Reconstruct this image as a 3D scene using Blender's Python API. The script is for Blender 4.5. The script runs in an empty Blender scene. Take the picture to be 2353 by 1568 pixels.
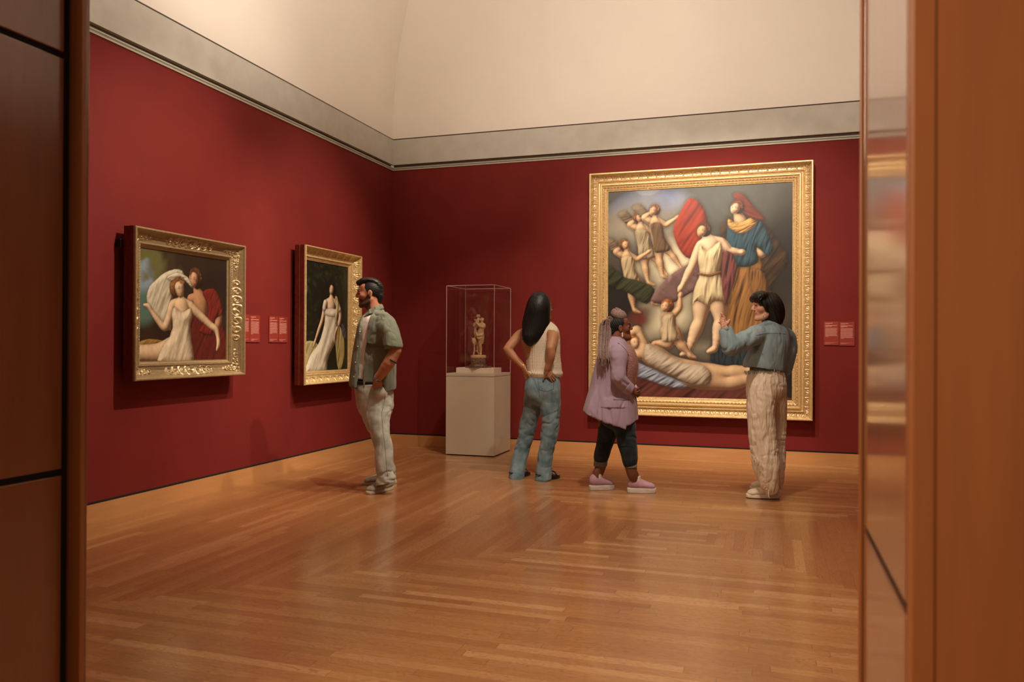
import bpy, bmesh, math, random
import numpy as np
from mathutils import Vector, Matrix
rnd = random.Random(7)
C = bpy.context.scene.collection
# ------------------------------------------------------------------ camera
IW, IH = 2353, 1568
F, YAW, PIT, ROL = 1827.95, math.radians(-18.0756), math.radians(0.1808), math.radians(0.2487)
CAM = np.array([4.4082, -8.7825, 1.24])
def _basis():
    f = np.array([math.sin(YAW)*math.cos(PIT), math.cos(YAW)*math.cos(PIT), math.sin(PIT)])
    r = np.array([math.cos(YAW), -math.sin(YAW), 0.0]); u = np.cross(r, f)
    c, s = math.cos(ROL), math.sin(ROL)
    return c*r+s*u, -s*r+c*u, f
CR, CU, CF = _basis()
cam_d = bpy.data.cameras.new('camera'); cam = bpy.data.objects.new('camera', cam_d); C.objects.link(cam)
cam.matrix_world = Matrix(((CR[0], CU[0], -CF[0], CAM[0]), (CR[1], CU[1], -CF[1], CAM[1]), (CR[2], CU[2], -CF[2], CAM[2]), (0, 0, 0, 1)))
cam_d.sensor_width = 36; cam_d.sensor_fit = 'HORIZONTAL'; cam_d.lens = F*36/IW; cam_d.clip_start = 0.02
cam_d.dof.use_dof = True; cam_d.dof.focus_distance = 6.7; cam_d.dof.aperture_fstop = 3.6
bpy.context.scene.camera = cam
# ------------------------------------------------------------------ world, exposure, lights
vs = bpy.context.scene.view_settings
vs.view_transform = 'Standard'; vs.look = 'None'; vs.gamma = 1; vs.use_curve_mapping = False; vs.exposure = -0.06
wd = bpy.data.worlds.new('world'); bpy.context.scene.world = wd; wd.use_nodes = True
wd.node_tree.nodes['Background'].inputs[0].default_value = (1.0, 0.72, 0.48, 1); wd.node_tree.nodes['Background'].inputs[1].default_value = 0.2
WARM = (1.0, 0.86, 0.69)
def lamp(name, kind, loc, target, power, col=WARM, **kw):
    d = bpy.data.lights.new(name, kind); d.energy = power; d.color = col
    for k, v in kw.items(): setattr(d, k, v)
    o = bpy.data.objects.new(name, d); C.objects.link(o); o.location = loc
    o.rotation_euler = (Vector(target)-Vector(loc)).to_track_quat('-Z', 'Y').to_euler()
    return o
def spot(name, loc, target, power, deg=50, blend=0.6, r=0.04, col=WARM):
    return lamp(name, 'SPOT', loc, target, power, col, spot_size=math.radians(deg), spot_blend=blend, shadow_soft_size=r)
spot('track_spotlight', (2.7, -3.75, 4.35), (0, -3.75, 1.35), 560, 66, 0.9, 0.03)
spot('track_spotlight', (2.75, -2.35, 4.35), (0, -1.75, 1.45), 450, 58, 0.9, 0.03)
spot('track_spotlight', (3.3, -2.75, 4.35), (3.3, 0, 1.6), 470, 62, 0.9, 0.03)
spot('track_spotlight', (4.2, -2.75, 4.35), (4.2, 0, 1.6), 470, 62, 0.9, 0.03)
spot('track_spotlight', (3.0, -2.6, 4.35), (1.25, -0.3, 1.2), 190, 34, 0.7, 0.03)
spot('track_spotlight', (3.45, -3.05, 4.4), (1.4, -2.7, 0.8), 380, 46, 0.8, 0.04)
spot('track_spotlight', (3.7, -4.5, 4.4), (3.3, -2.0, 0.9), 380, 48, 0.9, 0.04)
# unseen upward spots added to brighten the plaster vault
for k, (a, b_) in enumerate((((2.4, -3.6, 3.75), (0.2, -2.9, 5.0)), ((3.4, -4.6, 3.75), (0.2, -5.2, 5.0)), ((2.6, -3.4, 3.75), (2.0, 0, 4.9)), ((4.9, -3.6, 3.75), (4.6, 0, 4.9)), ((5.2, -3.6, 3.75), (7.3, -3.0, 5.0)))):
    spot('vault_fill', a, b_, 215, 100, 1.0, 0.25, (1.0, 0.87, 0.73))
spot('floor_fill', (3.9, -4.9, 5.6), (3.8, -4.7, 0), 620, 75, 1.0, 0.25, (1.0, 0.86, 0.70))  # unseen broad spot added to brighten the floor
lamp('ceiling_fill', 'AREA', (3.74, -3.44, 6.2), (3.74, -3.44, 0), 25, (1.0, 0.8, 0.58), shape='RECTANGLE', size=2.6, size_y=2.2)  # unseen area light added under the ceiling as soft fill
lamp('anteroom_fill', 'AREA', (2.0, -9.6, 3.0), (5.6, -7.6, 1.2), 150, (1.0, 0.72, 0.46), shape='RECTANGLE', size=1.0, size_y=1.0)  # unseen lamp added to light the panelling right of the doorway
# ------------------------------------------------------------------ helpers
def ray(px, py): return CF + CR*(px-IW/2)/F - CU*(py-IH/2)/F
def floor_at(px, py):
    d = ray(px, py); return CAM + d*(-CAM[2]/d[2])
def link(name, me, mat=None, parent=None, smooth=False, loc=None):
    o = bpy.data.objects.new(name, me); C.objects.link(o)
    if mat: me.materials.append(mat)
    if parent: o.parent = parent
    if loc is not None: o.location = loc
    if smooth: me.polygons.foreach_set('use_smooth', np.ones(len(me.polygons), bool))
    return o
def tag(o, label, cat, group=None):
    o['label'] = label; o['category'] = cat
    if group: o['group'] = group
    return o
def thing(name, label, cat, loc=(0, 0, 0), rz=0, group=None):
    o = bpy.data.objects.new(name, None); C.objects.link(o); o.location = loc; o.rotation_euler = (0, 0, rz)
    o.empty_display_size = 0.1
    return tag(o, label, cat, group)
def struct(o): o['kind'] = 'structure'; return o
def mesh_from(V, Fc, name='mesh'):
    me = bpy.data.meshes.new(name); me.from_pydata([tuple(v) for v in V], [], [tuple(f) for f in Fc]); me.update(); return me
class MB:
    def __init__(s): s.b = bmesh.new()
    def box(s, x0, x1, y0, y1, z0, z1, bev=0):
        r = bmesh.ops.create_cube(s.b, size=1)
        for v in r['verts']:
            v.co = Vector(((x0+x1)/2+v.co.x*(x1-x0), (y0+y1)/2+v.co.y*(y1-y0), (z0+z1)/2+v.co.z*(z1-z0)))
        if bev:
            es = set(e for v in r['verts'] for e in v.link_edges)
            bmesh.ops.bevel(s.b, geom=list(es), offset=bev, segments=2, affect='EDGES', profile=0.5)
        return s
    def lathe(s, prof, n=48, c=(0, 0, 0), ax=None):
        rings = []
        for r, z in prof:
            rings.append([s.b.verts.new((c[0]+r*math.cos(2*math.pi*k/n), c[1]+r*math.sin(2*math.pi*k/n), c[2]+z)) for k in range(n)])
        for a, b in zip(rings, rings[1:]):
            for k in range(n): s.b.faces.new((a[k], a[(k+1) % n], b[(k+1) % n], b[k]))
        s.b.faces.new(rings[0][::-1]); s.b.faces.new(rings[-1]); return s
    def tube(s, pts, r, n=10, cap=True):
        pts = [Vector(p) for p in pts]; rings = []; rr = r if hasattr(r, '__len__') else [r]*len(pts)
        t = (pts[1]-pts[0]).normalized(); a = t.orthogonal().normalized()
        for i, p in enumerate(pts):
            t = (pts[min(i+1, len(pts)-1)]-pts[max(i-1, 0)]).normalized()
            a = (a-t*a.dot(t)).normalized(); b = t.cross(a)
            rings.append([s.b.verts.new(p+(a*math.cos(2*math.pi*k/n)+b*math.sin(2*math.pi*k/n))*rr[i]) for k in range(n)])
        for A, B in zip(rings, rings[1:]):
            for k in range(n): s.b.faces.new((A[k], A[(k+1) % n], B[(k+1) % n], B[k]))
        if cap: s.b.faces.new(rings[0][::-1]); s.b.faces.new(rings[-1])
        return s
    def sphere(s, c, r, n=16, sc=(1, 1, 1)):
        q = bmesh.ops.create_uvsphere(s.b, u_segments=n, v_segments=max(6, n//2), radius=r)
        for v in q['verts']: v.co = Vector((v.co.x*sc[0]+c[0], v.co.y*sc[1]+c[1], v.co.z*sc[2]+c[2]))
        return s
    def build(s, name, mat=None, parent=None, smooth=False):
        bmesh.ops.recalc_face_normals(s.b, faces=s.b.faces)
        me = bpy.data.meshes.new(name); s.b.to_mesh(me); s.b.free(); return link(name, me, mat, parent, smooth)
# ------------------------------------------------------------------ materials
def newmat(name):
    m = bpy.data.materials.new(name); m.use_nodes = True; nt = m.node_tree
    return m, nt, nt.nodes['Principled BSDF']
def N(nt, typ, **kw):
    n = nt.nodes.new(typ)
    for k, v in kw.items(): setattr(n, k, v)
    return n
def setin(n, **kw):
    for k, v in kw.items(): n.inputs[k.replace('_', ' ')].default_value = v
def ramp(nt, stops, interp='LINEAR'):
    r = N(nt, 'ShaderNodeValToRGB'); cr = r.color_ramp; cr.interpolation = interp
    while len(cr.elements) > 1: cr.elements.remove(cr.elements[-1])
    cr.elements[0].position = stops[0][0]; cr.elements[0].color = (*stops[0][1], 1)
    for p, c in stops[1:]:
        e = cr.elements.new(p); e.color = (*c, 1)
    return r
def noise_mat(name, c1, c2, scale=20, rough=0.8, bump=0.1, bscale=None, stretch=(1, 1, 1), metal=0, sheen=0, detail=6, dist=0.002, coat=0, spec=0.5, pos=(0.35, 0.65)):
    m, nt, b = newmat(name); L = nt.links.new
    tc = N(nt, 'ShaderNodeTexCoord'); mp = N(nt, 'ShaderNodeMapping'); mp.inputs['Scale'].default_value = stretch
    L(tc.outputs['Object'], mp.inputs[0]); n = N(nt, 'ShaderNodeTexNoise'); setin(n, Scale=scale, Detail=detail)
    L(mp.outputs[0], n.inputs['Vector']); r = ramp(nt, [(pos[0], c1), (pos[1], c2)]); L(n.outputs['Fac'], r.inputs[0]); L(r.outputs[0], b.inputs['Base Color'])
    n2 = N(nt, 'ShaderNodeTexNoise'); setin(n2, Scale=bscale or scale*4, Detail=4); L(mp.outputs[0], n2.inputs['Vector'])
    bp = N(nt, 'ShaderNodeBump'); bp.inputs['Strength'].default_value = bump; bp.inputs['Distance'].default_value = dist
    L(n2.outputs['Fac'], bp.inputs['Height']); L(bp.outputs[0], b.inputs['Normal'])
    b.inputs['Roughness'].default_value = rough; b.inputs['Metallic'].default_value = metal; b.inputs['Sheen Weight'].default_value = sheen
    b.inputs['Coat Weight'].default_value = coat; b.inputs['Specular IOR Level'].default_value = spec
    return m
def math_(nt, op, a, b=None, c=None):
    n = N(nt, 'ShaderNodeMath', operation=op)
    for i, v in enumerate((a, b, c)):
        if v is None: continue
        if isinstance(v, (int, float)): n.inputs[i].default_value = v
        else: nt.links.new(v, n.inputs[i])
    return n.outputs[0]
def mixc(nt, fac, a, b, blend='MIX'):
    n = N(nt, 'ShaderNodeMix', data_type='RGBA', blend_type=blend)
    for i, v in ((0, fac), (6, a), (7, b)):
        if isinstance(v, (int, float)): n.inputs[i].default_value = v
        elif isinstance(v, tuple): n.inputs[i].default_value = (*v, 1)
        else: nt.links.new(v, n.inputs[i])
    return n.outputs[2]
def floor_mat():
    m, nt, b = newmat('oak_strip_floor'); L = nt.links.new
    tc = N(nt, 'ShaderNodeTexCoord'); sp = N(nt, 'ShaderNodeSeparateXYZ'); L(tc.outputs['Object'], sp.inputs[0])
    x, y = sp.outputs[0], sp.outputs[1]; w = 0.0575
    M = lambda op, a, b=None, c=None: math_(nt, op, a, b, c)
    ax, ay = M('ABSOLUTE', x), M('ABSOLUTE', y)
    j = M('FLOOR', M('DIVIDE', ay, w)); lim = M('ADD', M('MULTIPLY', j, w), 0.16)
    ns = M('LESS_THAN', ax, lim)                       # 1 where boards run along x
    def sel(a, b_): return M('ADD', M('MULTIPLY', ns, a), M('MULTIPLY', M('SUBTRACT', 1.0, ns), b_))
    along, across = sel(x, y), sel(y, x)
    off = M('MULTIPLY', M('SUBTRACT', 1.0, ns), 0.16)
    q = M('DIVIDE', M('SUBTRACT', across, M('MULTIPLY', M('SIGN', across), off)), w)
    row = M('FLOOR', q); fr = M('FRACT', q)
    wn = N(nt, 'ShaderNodeTexWhiteNoise', noise_dimensions='2D'); cb = N(nt, 'ShaderNodeCombineXYZ'); L(row, cb.inputs[0]); L(ns, cb.inputs[1]); L(cb.outputs[0], wn.inputs['Vector'])
    lenr = M('ADD', 0.55, M('MULTIPLY', wn.outputs['Value'], 0.75))
    sq = M('ADD', M('DIVIDE', along, lenr), M('MULTIPLY', wn.outputs['Value'], 17.3)); seg = M('FLOOR', sq); sf = M('FRACT', sq)
    wn2 = N(nt, 'ShaderNodeTexWhiteNoise', noise_dimensions='3D'); cb2 = N(nt, 'ShaderNodeCombineXYZ'); L(row, cb2.inputs[0]); L(seg, cb2.inputs[1]); L(ns, cb2.inputs[2]); L(cb2.outputs[0], wn2.inputs['Vector'])
    rv = wn2.outputs['Value']
    # grain
    g = N(nt, 'ShaderNodeCombineXYZ'); L(M('ADD', M('MULTIPLY', along, 1.0), M('MULTIPLY', rv, 31.0)), g.inputs[0]); L(M('MULTIPLY', across, 9.0), g.inputs[1]); L(M('MULTIPLY', rv, 57.0), g.inputs[2])
    n1 = N(nt, 'ShaderNodeTexNoise'); setin(n1, Scale=3.2, Detail=4, Distortion=0.7); L(g.outputs[0], n1.inputs['Vector'])
    rings = M('SINE', M('MULTIPLY', n1.outputs['Fac'], 95.0))
    n2 = N(nt, 'ShaderNodeTexNoise'); setin(n2, Scale=34.0, Detail=3); g2 = N(nt, 'ShaderNodeCombineXYZ'); L(M('MULTIPLY', along, 0.35), g2.inputs[0]); L(M('MULTIPLY', across, 9.0), g2.inputs[1]); L(rv, g2.inputs[2]); L(g2.outputs[0], n2.inputs['Vector'])
    base = ramp(nt, [(0.0, (0.35, 0.155, 0.052)), (0.35, (0.41, 0.192, 0.068)), (0.75, (0.465, 0.232, 0.086)), (1.0, (0.58, 0.32, 0.14))]); L(rv, base.inputs[0])
    c = mixc(nt, M('MULTIPLY', M('SUBTRACT', 1.0, ns), 0.36), base.outputs[0], (0.31, 0.105, 0.034))  # boards along y tinted darker: sheen of the grain put into the colour
    wobble = M('MULTIPLY', M('POWER', M('MAXIMUM', rings, 0.0), 1.5), 0.55)
    c = mixc(nt, wobble, c, (0.20, 0.062, 0.016))
    c = mixc(nt, M('MULTIPLY', M('SUBTRACT', n2.outputs['Fac'], 0.42), 1.0), c, (0.22, 0.075, 0.02))
    e1 = M('LESS_THAN', M('MINIMUM', fr, M('SUBTRACT', 1.0, fr)), 0.012)
    e2 = M('LESS_THAN', M('MULTIPLY', M('MINIMUM', sf, M('SUBTRACT', 1.0, sf)), lenr), 0.0013)
    e = M('MAXIMUM', e1, e2)
    c = mixc(nt, M('MULTIPLY', e, 0.6), c, (0.08, 0.022, 0.006))
    L(c, b.inputs['Base Color']); b.inputs['Roughness'].default_value = 0.36
    rr = N(nt, 'ShaderNodeTexNoise'); setin(rr, Scale=1.7, Detail=3); L(tc.outputs['Object'], rr.inputs['Vector'])
    L(M('ADD', 0.10, M('MULTIPLY', rr.outputs['Fac'], 0.14)), b.inputs['Coat Roughness']); b.inputs['Coat Weight'].default_value = 0.7
    bp = N(nt, 'ShaderNodeBump'); bp.inputs['Strength'].default_value = 0.25; bp.inputs['Distance'].default_value = 0.001
    L(M('SUBTRACT', M('MULTIPLY', n2.outputs['Fac'], 0.3), e), bp.inputs['Height']); L(bp.outputs[0], b.inputs['Normal'])
    return m
def wood_mat(name, c1, c2, axis='Z', rough=0.3, coat=0.0, scale=6, joints=False, crough=0.08):
    m, nt, b = newmat(name); L = nt.links.new
    tc = N(nt, 'ShaderNodeTexCoord'); mp = N(nt, 'ShaderNodeMapping')
    mp.inputs['Scale'].default_value = {'Z': (4, 4, 0.35), 'X': (0.35, 4, 4), 'Y': (4, 0.35, 4)}[axis]
    L(tc.outputs['Object'], mp.inputs[0])
    n = N(nt, 'ShaderNodeTexNoise'); setin(n, Scale=scale, Detail=8, Roughness=0.6, Distortion=0.4); L(mp.outputs[0], n.inputs['Vector'])
    n3 = N(nt, 'ShaderNodeTexNoise'); setin(n3, Scale=1.6, Detail=3); L(tc.outputs['Object'], n3.inputs['Vector'])
    r = ramp(nt, [(0.25, c1), (0.75, c2)]); L(math_(nt, 'ADD', math_(nt, 'MULTIPLY', n.outputs['Fac'], 0.6), math_(nt, 'MULTIPLY', n3.outputs['Fac'], 0.4)), r.inputs[0])
    L(r.outputs[0], b.inputs['Base Color']); b.inputs['Roughness'].default_value = rough; b.inputs['Coat Weight'].default_value = coat; b.inputs['Coat Roughness'].default_value = crough
    return m
def attr_mat(name, rough=0.6, bump=0.0, bscale=200, metal=0, spec=0.5, sss=0.0, coat=0):
    m, nt, b = newmat(name); L = nt.links.new
    a = N(nt, 'ShaderNodeAttribute', attribute_name='Col'); L(a.outputs['Color'], b.inputs['Base Color'])
    b.inputs['Roughness'].default_value = rough; b.inputs['Metallic'].default_value = metal; b.inputs['Specular IOR Level'].default_value = spec
    b.inputs['Coat Weight'].default_value = coat
    if sss: b.inputs['Subsurface Weight'].default_value = sss; b.inputs['Subsurface Radius'].default_value = (0.6, 0.25, 0.12); b.inputs['Subsurface Scale'].default_value = 0.012
    if bump:
        tc = N(nt, 'ShaderNodeTexCoord'); n = N(nt, 'ShaderNodeTexNoise'); setin(n, Scale=bscale, Detail=3); L(tc.outputs['Object'], n.inputs['Vector'])
        bp = N(nt, 'ShaderNodeBump'); bp.inputs['Strength'].default_value = bump; bp.inputs['Distance'].default_value = 0.002; L(n.outputs['Fac'], bp.inputs['Height']); L(bp.outputs[0], b.inputs['Normal'])
    return m
def plain(name, col, rough=0.5, metal=0, spec=0.5, coat=0):
    m, nt, b = newmat(name); b.inputs['Base Color'].default_value = (*col, 1); b.inputs['Roughness'].default_value = rough
    b.inputs['Metallic'].default_value = metal; b.inputs['Specular IOR Level'].default_value = spec; b.inputs['Coat Weight'].default_value = coat
    return m
M_RED = noise_mat('matte_crimson_wall_paint', (0.158, 0.0125, 0.0095), (0.178, 0.0145, 0.0108), 2.5, 0.75, 0.10, 420, dist=0.001, spec=0.25)
M_VAULT = noise_mat('warm_white_plaster', (0.80, 0.73, 0.645), (0.83, 0.76, 0.675), 1.2, 0.85, 0.12, 300, spec=0.2)
M_BAND = noise_mat('pale_grey_concrete', (0.50, 0.475, 0.41), (0.56, 0.53, 0.46), 6, 0.8, 0.25, 160, spec=0.2)
M_GAP = plain('dark_shadow_gap', (0.03, 0.02, 0.012), 0.9)
M_BROWN = plain('brown_reveal', (0.10, 0.055, 0.028), 0.8)
M_ALU = plain('pale_aluminium_track', (0.42, 0.40, 0.31), 0.5)
M_BLACK = plain('black_gap', (0.004, 0.004, 0.004), 0.9)
M_BASE = wood_mat('maple_baseboard', (0.46, 0.20, 0.070), (0.62, 0.32, 0.125), 'X', 0.3, 0.3, 5)
M_BASEY = wood_mat('maple_baseboard_left', (0.46, 0.20, 0.070), (0.62, 0.32, 0.125), 'Y', 0.3, 0.3, 5)
M_JAMB = wood_mat('dark_cherry_panel', (0.165, 0.058, 0.024), (0.27, 0.096, 0.036), 'Z', 0.35, 0.9, 5, crough=0.10)
M_JAMBF = wood_mat('cherry_wall_panel', (0.23, 0.075, 0.021), (0.34, 0.115, 0.032), 'Z', 0.45, 0.2, 5, crough=0.3)
# ------------------------------------------------------------------ room shell
RX, RY, DX0, DX1, YF, YN = 7.48, -6.883, 2.42, 4.594, -6.883, -7.553
o = MB().box(-0.2, 7.7, -13.0, 0.2, -0.12, 0).build('floor', floor_mat()); struct(o)
for v in o.data.vertices: v.co.x -= 3.80; v.co.y += 3.54
o.location = (3.80, -3.54, 0)
struct(MB().box(-0.2, RX+0.2, 0.0, 0.2, 0, 3.342).build('wall_back', M_RED))
struct(MB().box(-0.2, 0.0, RY, 0.0, 0, 3.342).build('wall_left', M_RED))
struct(MB().box(RX, RX+0.2, RY, 0.0, 0, 3.342).build('wall_right', M_RED))
struct(MB().box(-0.2, DX0-0.03, YN+0.03, YF, 0, 3.342).build('wall_front_left', M_RED)); struct(MB().box(DX1+0.03, RX+0.2, YN+0.03, YF, 0, 3.342).build('wall_front_right', M_RED)); struct(MB().box(DX0-0.03, DX1+0.03, YN+0.03, YF, 2.88, 3.342).build('wall_front_top', M_RED))
def ring_loft(prof, name, mat, smooth=False):
    """sweep (inset, z) round the inside of the gallery"""
    V = []; Fc = []
    for off, z in prof: V += [(off, -off, z), (RX-off, -off, z), (RX-off, RY+off, z), (off, RY+off, z)]
    for i in range(len(prof)-1):
        for k in range(4):
            a, b_ = i*4+k, i*4+(k+1) % 4; Fc.append((a, b_, b_+4, a+4))
    return struct(link(name, mesh_from(V, Fc, name), mat, smooth=smooth))
def side_box(prof_boxes, name, mat, side):
    m = MB()
    for (o0, o1, z0, z1) in prof_boxes:
        if side == 'back': m.box(0, RX, -o1, -o0, z0, z1)
        if side == 'left': m.box(o0, o1, RY, 0, z0, z1)
        if side == 'right': m.box(RX-o1, RX-o0, RY, 0, z0, z1)
        if side == 'front': m.box(0, RX, RY+o0, RY+o1, z0, z1)
    return struct(m.build(name, mat))
for i, side in enumerate(('back', 'left', 'right', 'front')):
    n = i*4+1
    side_box([(-0.15, 0.012, 3.342, 3.3560), (-0.15, 0.012, 3.3595, 3.3625), (-0.15, 0.012, 3.3665, 3.3785)], 'trim_%d' % n, M_ALU, side)
    side_box([(-0.15, 0.003, 3.354, 3.370)], 'trim_%d' % (n+1), M_BLACK, side)
    side_box([(-0.15, -0.03, 3.370, 3.42)], 'trim_%d' % (n+2), M_BROWN, side)
    side_box([(-0.15, 0.013, 3.412, 3.716)], 'trim_%d' % (n+3), M_BAND, side)
ring_loft([(-0.004, 3.712), (-0.004, 3.732)], 'trim_17', M_BROWN)
VR, VZ = 2.3, 3.95
prof = [(0.013, 3.729), (0.013, VZ)]+[(0.013+VR-math.sqrt(max(0, VR*VR-(VR*math.sin(a))**2)), VZ+VR*math.sin(a)) for a in [math.pi/2*k/40 for k in range(1, 41)]]
ring_loft(prof, 'ceiling', M_VAULT, True)
bpy.data.objects['ceiling'].data.polygons.foreach_set('use_smooth', np.zeros(len(bpy.data.objects['ceiling'].data.polygons), bool))
m = MB().box(2.2, RX-2.2, RY+2.2, -2.2, VZ+VR, VZ+VR+0.1).build('ceiling_panel', M_VAULT); struct(m)
# baseboards: black reveal above a maple board
BH = 0.1297
for side, mat in (('back', M_BASE), ('left', M_BASEY), ('right', M_BASEY)):
    side_box([(-0.05, 0.016, 0, BH-0.001)], 'baseboard_'+side, mat, side)
for i, side in enumerate(('back', 'left', 'right')):
    side_box([(-0.05, 0.0035, BH-0.001, BH+0.0135)], 'trim_%d' % (20+i), M_BLACK, side)
for i, (a, b_) in enumerate(((0, DX0-0.03), (DX1+0.03, RX))):
    struct(MB().box(a, b_, RY-0.02, RY+0.016, 0, BH).build('baseboard_front', M_BASE))
# ------------------------------------------------------------------ doorway in the foreground
def reveal(side):
    m = MB(); g = 0.0
    if side == 'left': X0, X1 = DX0-0.03, DX0; X0g, X1g = DX0-0.03, DX0-0.012
    else: X0, X1 = DX1, DX1+0.03; X0g, X1g = DX1+0.012, DX1+0.03
    zs = [0, 0.845, 0.865, 2.075, 2.095, 2.85]
    ya, yb = (YN+0.03, -6.964) if side == 'left' else (-7.505, -6.955)
    for k in (0, 2, 4):
        m.box(X0, X1, ya, yb, zs[k], zs[k+1], 0.002)
    m.box(X0g, X1g, YN+0.03, YF-0.01, 0, 2.85)
    m2 = MB().box(X0 if side == 'right' else X0, X1, (-6.938 if side == 'left' else -6.945), YF+0.012, 0, 2.85, 0.002)
    n = 1 if side == 'left' else 2
    a = m.build('door_%d' % n, M_JAMB); struct(a)
    b_ = m2.build('door_trim', M_JAMB, a)
    (MB().box(DX0, DX0+0.046, -6.94, -6.925, 0, 2.85, 0.002) if side == 'left' else MB().box(DX1-0.008, DX1, -6.946, -6.93, 0, 2.85, 0.002)).build('door_stop', M_JAMBF, a)
    if side == 'right':
        MB().box(X0, X1, YN-0.002, -7.520, 0, 2.85, 0.002).build('door_trim', M_JAMBF, a)
    back = MB().box(X0g+(0.004 if side == 'left' else -0.004), X1g+(0.004 if side == 'left' else -0.004), YN+0.04, YF-0.02, 0, 2.85)
    back.build('shadow_gap', M_BLACK, a)
reveal('left'); reveal('right')
struct(MB().box(DX0-0.03, DX1+0.03, YN-0.002, YF+0.002, 2.852, 2.88).build('door_3', M_JAMB))
struct(MB().box(DX1+0.031, 7.9, YN, YN+0.03, 0, 3.6).build('wall_anteroom_right', M_JAMBF)); struct(MB().box(-1.5, DX0-0.031, YN, YN+0.03, 0, 3.6).build('wall_anteroom_left', M_JAMBF)); struct(MB().box(DX0-0.031, DX1+0.031, YN, YN+0.03, 2.88, 3.6).build('wall_anteroom_top', M_JAMBF))
# ------------------------------------------------------------------ painter: small numpy canvas for the oil paintings
def srgb(r, g, b):
    f = lambda c: ((c/255+0.055)/1.055)**2.4 if c > 10.3 else c/255/12.92
    return np.array([f(r), f(g), f(b)])
class Noise:
    def __init__(s, seed, n=28):
        q = np.random.RandomState(seed); s.k = q.normal(size=(n, 3)); s.ph = q.uniform(0, 6.28, n); s.f = 2.0**q.uniform(0, 2.6, n)
        s.k /= np.linalg.norm(s.k, axis=1)[:, None]
    def __call__(s, P, scale=1.0):
        P = np.asarray(P, float)*scale
        if P.shape[-1] == 2: P = np.concatenate([P, np.zeros(P.shape[:-1]+(1,))], -1)
        w = P+0.35*np.sin(P[..., [1, 2, 0]]*1.7+0.6)
        o = 0; t = 0
        for k, ph, f in zip(s.k, s.ph, s.f):
            o = o+np.sin((w@k)*f*2.2+ph)/f; t += 1/f/f
        return o/math.sqrt(t*0.5)*0.5
class Paint:
    def __init__(s, w, h, step):
        s.w, s.h = w, h; s.nx, s.ny = int(w/step)+1, int(h/step)+1
        X, Z = np.meshgrid(np.linspace(0, w, s.nx), np.linspace(0, h, s.ny)); s.X, s.Y = X/w, 1-Z/h   # 0..1, y down
        s.asp = w/h; s.img = np.zeros(X.shape+(3,)); s.n1 = Noise(3, 14); s.n2 = Noise(11, 14)
        s.U = np.stack([s.X*s.asp, s.Y], -1); s.c22 = s.n2(s.U, 22); s.wob = 0.004*s.n1(s.U, 9)
    def fill(s, c): s.img[:] = c
    def mix(s, a, c): s.img[:] = s.img*(1-a[..., None])+np.asarray(c)*a[..., None]
    def blob(s, cx, cy, rx, ry, c, soft=0.5, ang=0, noise=0.0, fr=6, op=1.0):
        m = max(rx*s.asp, ry)*(1+noise*2)+0.01; i0, i1 = int((1-cy-m)*(s.ny-1)), int((1-cy+m)*(s.ny-1))+2; j0, j1 = int((cx-m/s.asp)*(s.nx-1)), int((cx+m/s.asp)*(s.nx-1))+2
        sl = (slice(max(i0, 0), max(i1, 0)), slice(max(j0, 0), max(j1, 0)))
        if s.X[sl].size == 0: return
        dx, dy = (s.X[sl]-cx)*s.asp, s.Y[sl]-cy; ca, sa = math.cos(ang), math.sin(ang)
        u, v = (dx*ca+dy*sa)/(rx*s.asp), (-dx*sa+dy*ca)/ry
        d = np.sqrt(u*u+v*v)
        if noise: d = d+noise*s.n1(s.U[sl], fr)
        a = (np.clip((1-d)/soft, 0, 1)*op)[..., None]; s.img[sl] = s.img[sl]*(1-a)+np.asarray(c)*a
    def curve(s, pts, sub=4, closed=False):
        P = np.array(pts, float)
        if len(P) < 3: return P
        E = np.vstack([P[-1:], P, P[:2]]) if closed else np.vstack([2*P[:1]-P[1:2], P, 2*P[-1:]-P[-2:-1]]); Q = []
        for i in range(1, len(E)-2):
            for j in range(sub):
                t = j/sub; a, b, c, d = E[i-1:i+3]; Q.append(0.5*((2*b)+(-a+c)*t+(2*a-5*b+4*c-d)*t*t+(-a+3*b-3*c+d)*t**3))
        if not closed: Q.append(P[-1])
        return np.array(Q)
    def relief(s, H, c, folds=0, fang=0.0, ffr=14, op=1.0, edge=0.005, shadow=0.55, lit=(-0.50, -0.52, 0.70), deep=(0.16, 0.10, 0.07), gloss=0.0):
        """paint a rounded form from its height field"""
        st = 1.0/(s.ny-1); I = np.argwhere(s._out < 0.022)
        if len(I) < 4: return
        (i0, j0), (i1, j1) = I.min(0), I.max(0)+1; sl = (slice(i0, i1), slice(j0, j1)); H = H[sl]; X, Y = s.X[sl]*s.asp, s.Y[sl]
        if folds:
            ca, sa = math.cos(fang), math.sin(fang); u, v = X*ca+Y*sa, -X*sa+Y*ca
            w = np.stack([u*ffr, v*ffr*0.20], -1); n = s.n1(w, 1.0)+0.4*s.n2(w*1.9, 1.0); H = H+folds*(1-np.sqrt(n*n+0.05)*1.3)
        gy, gx = np.gradient(H, st); gx, nz = -gx, 1/np.sqrt(gx*gx+gy*gy+1); lam = np.clip((gx*lit[0]+gy*lit[1]+lit[2])*nz, 0, 1.2)
        lam = lam*(1+0.06*s.c22[sl]); k = np.clip(lam, 0, 1.1)**1.3; c = np.asarray(c); lo = c*np.array(deep)
        d = s._out[sl]; im = s.img[sl]; a = (np.clip(1-d/0.018, 0, 1)**2*shadow*op*(d > 0))[..., None]; im = im*(1-a)+im*0.28*a
        a = (np.clip(-d/edge+0.3, 0, 1)*op)[..., None]; s.img[sl] = im*(1-a)+(lo+(c-lo)*k[..., None])*a
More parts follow.
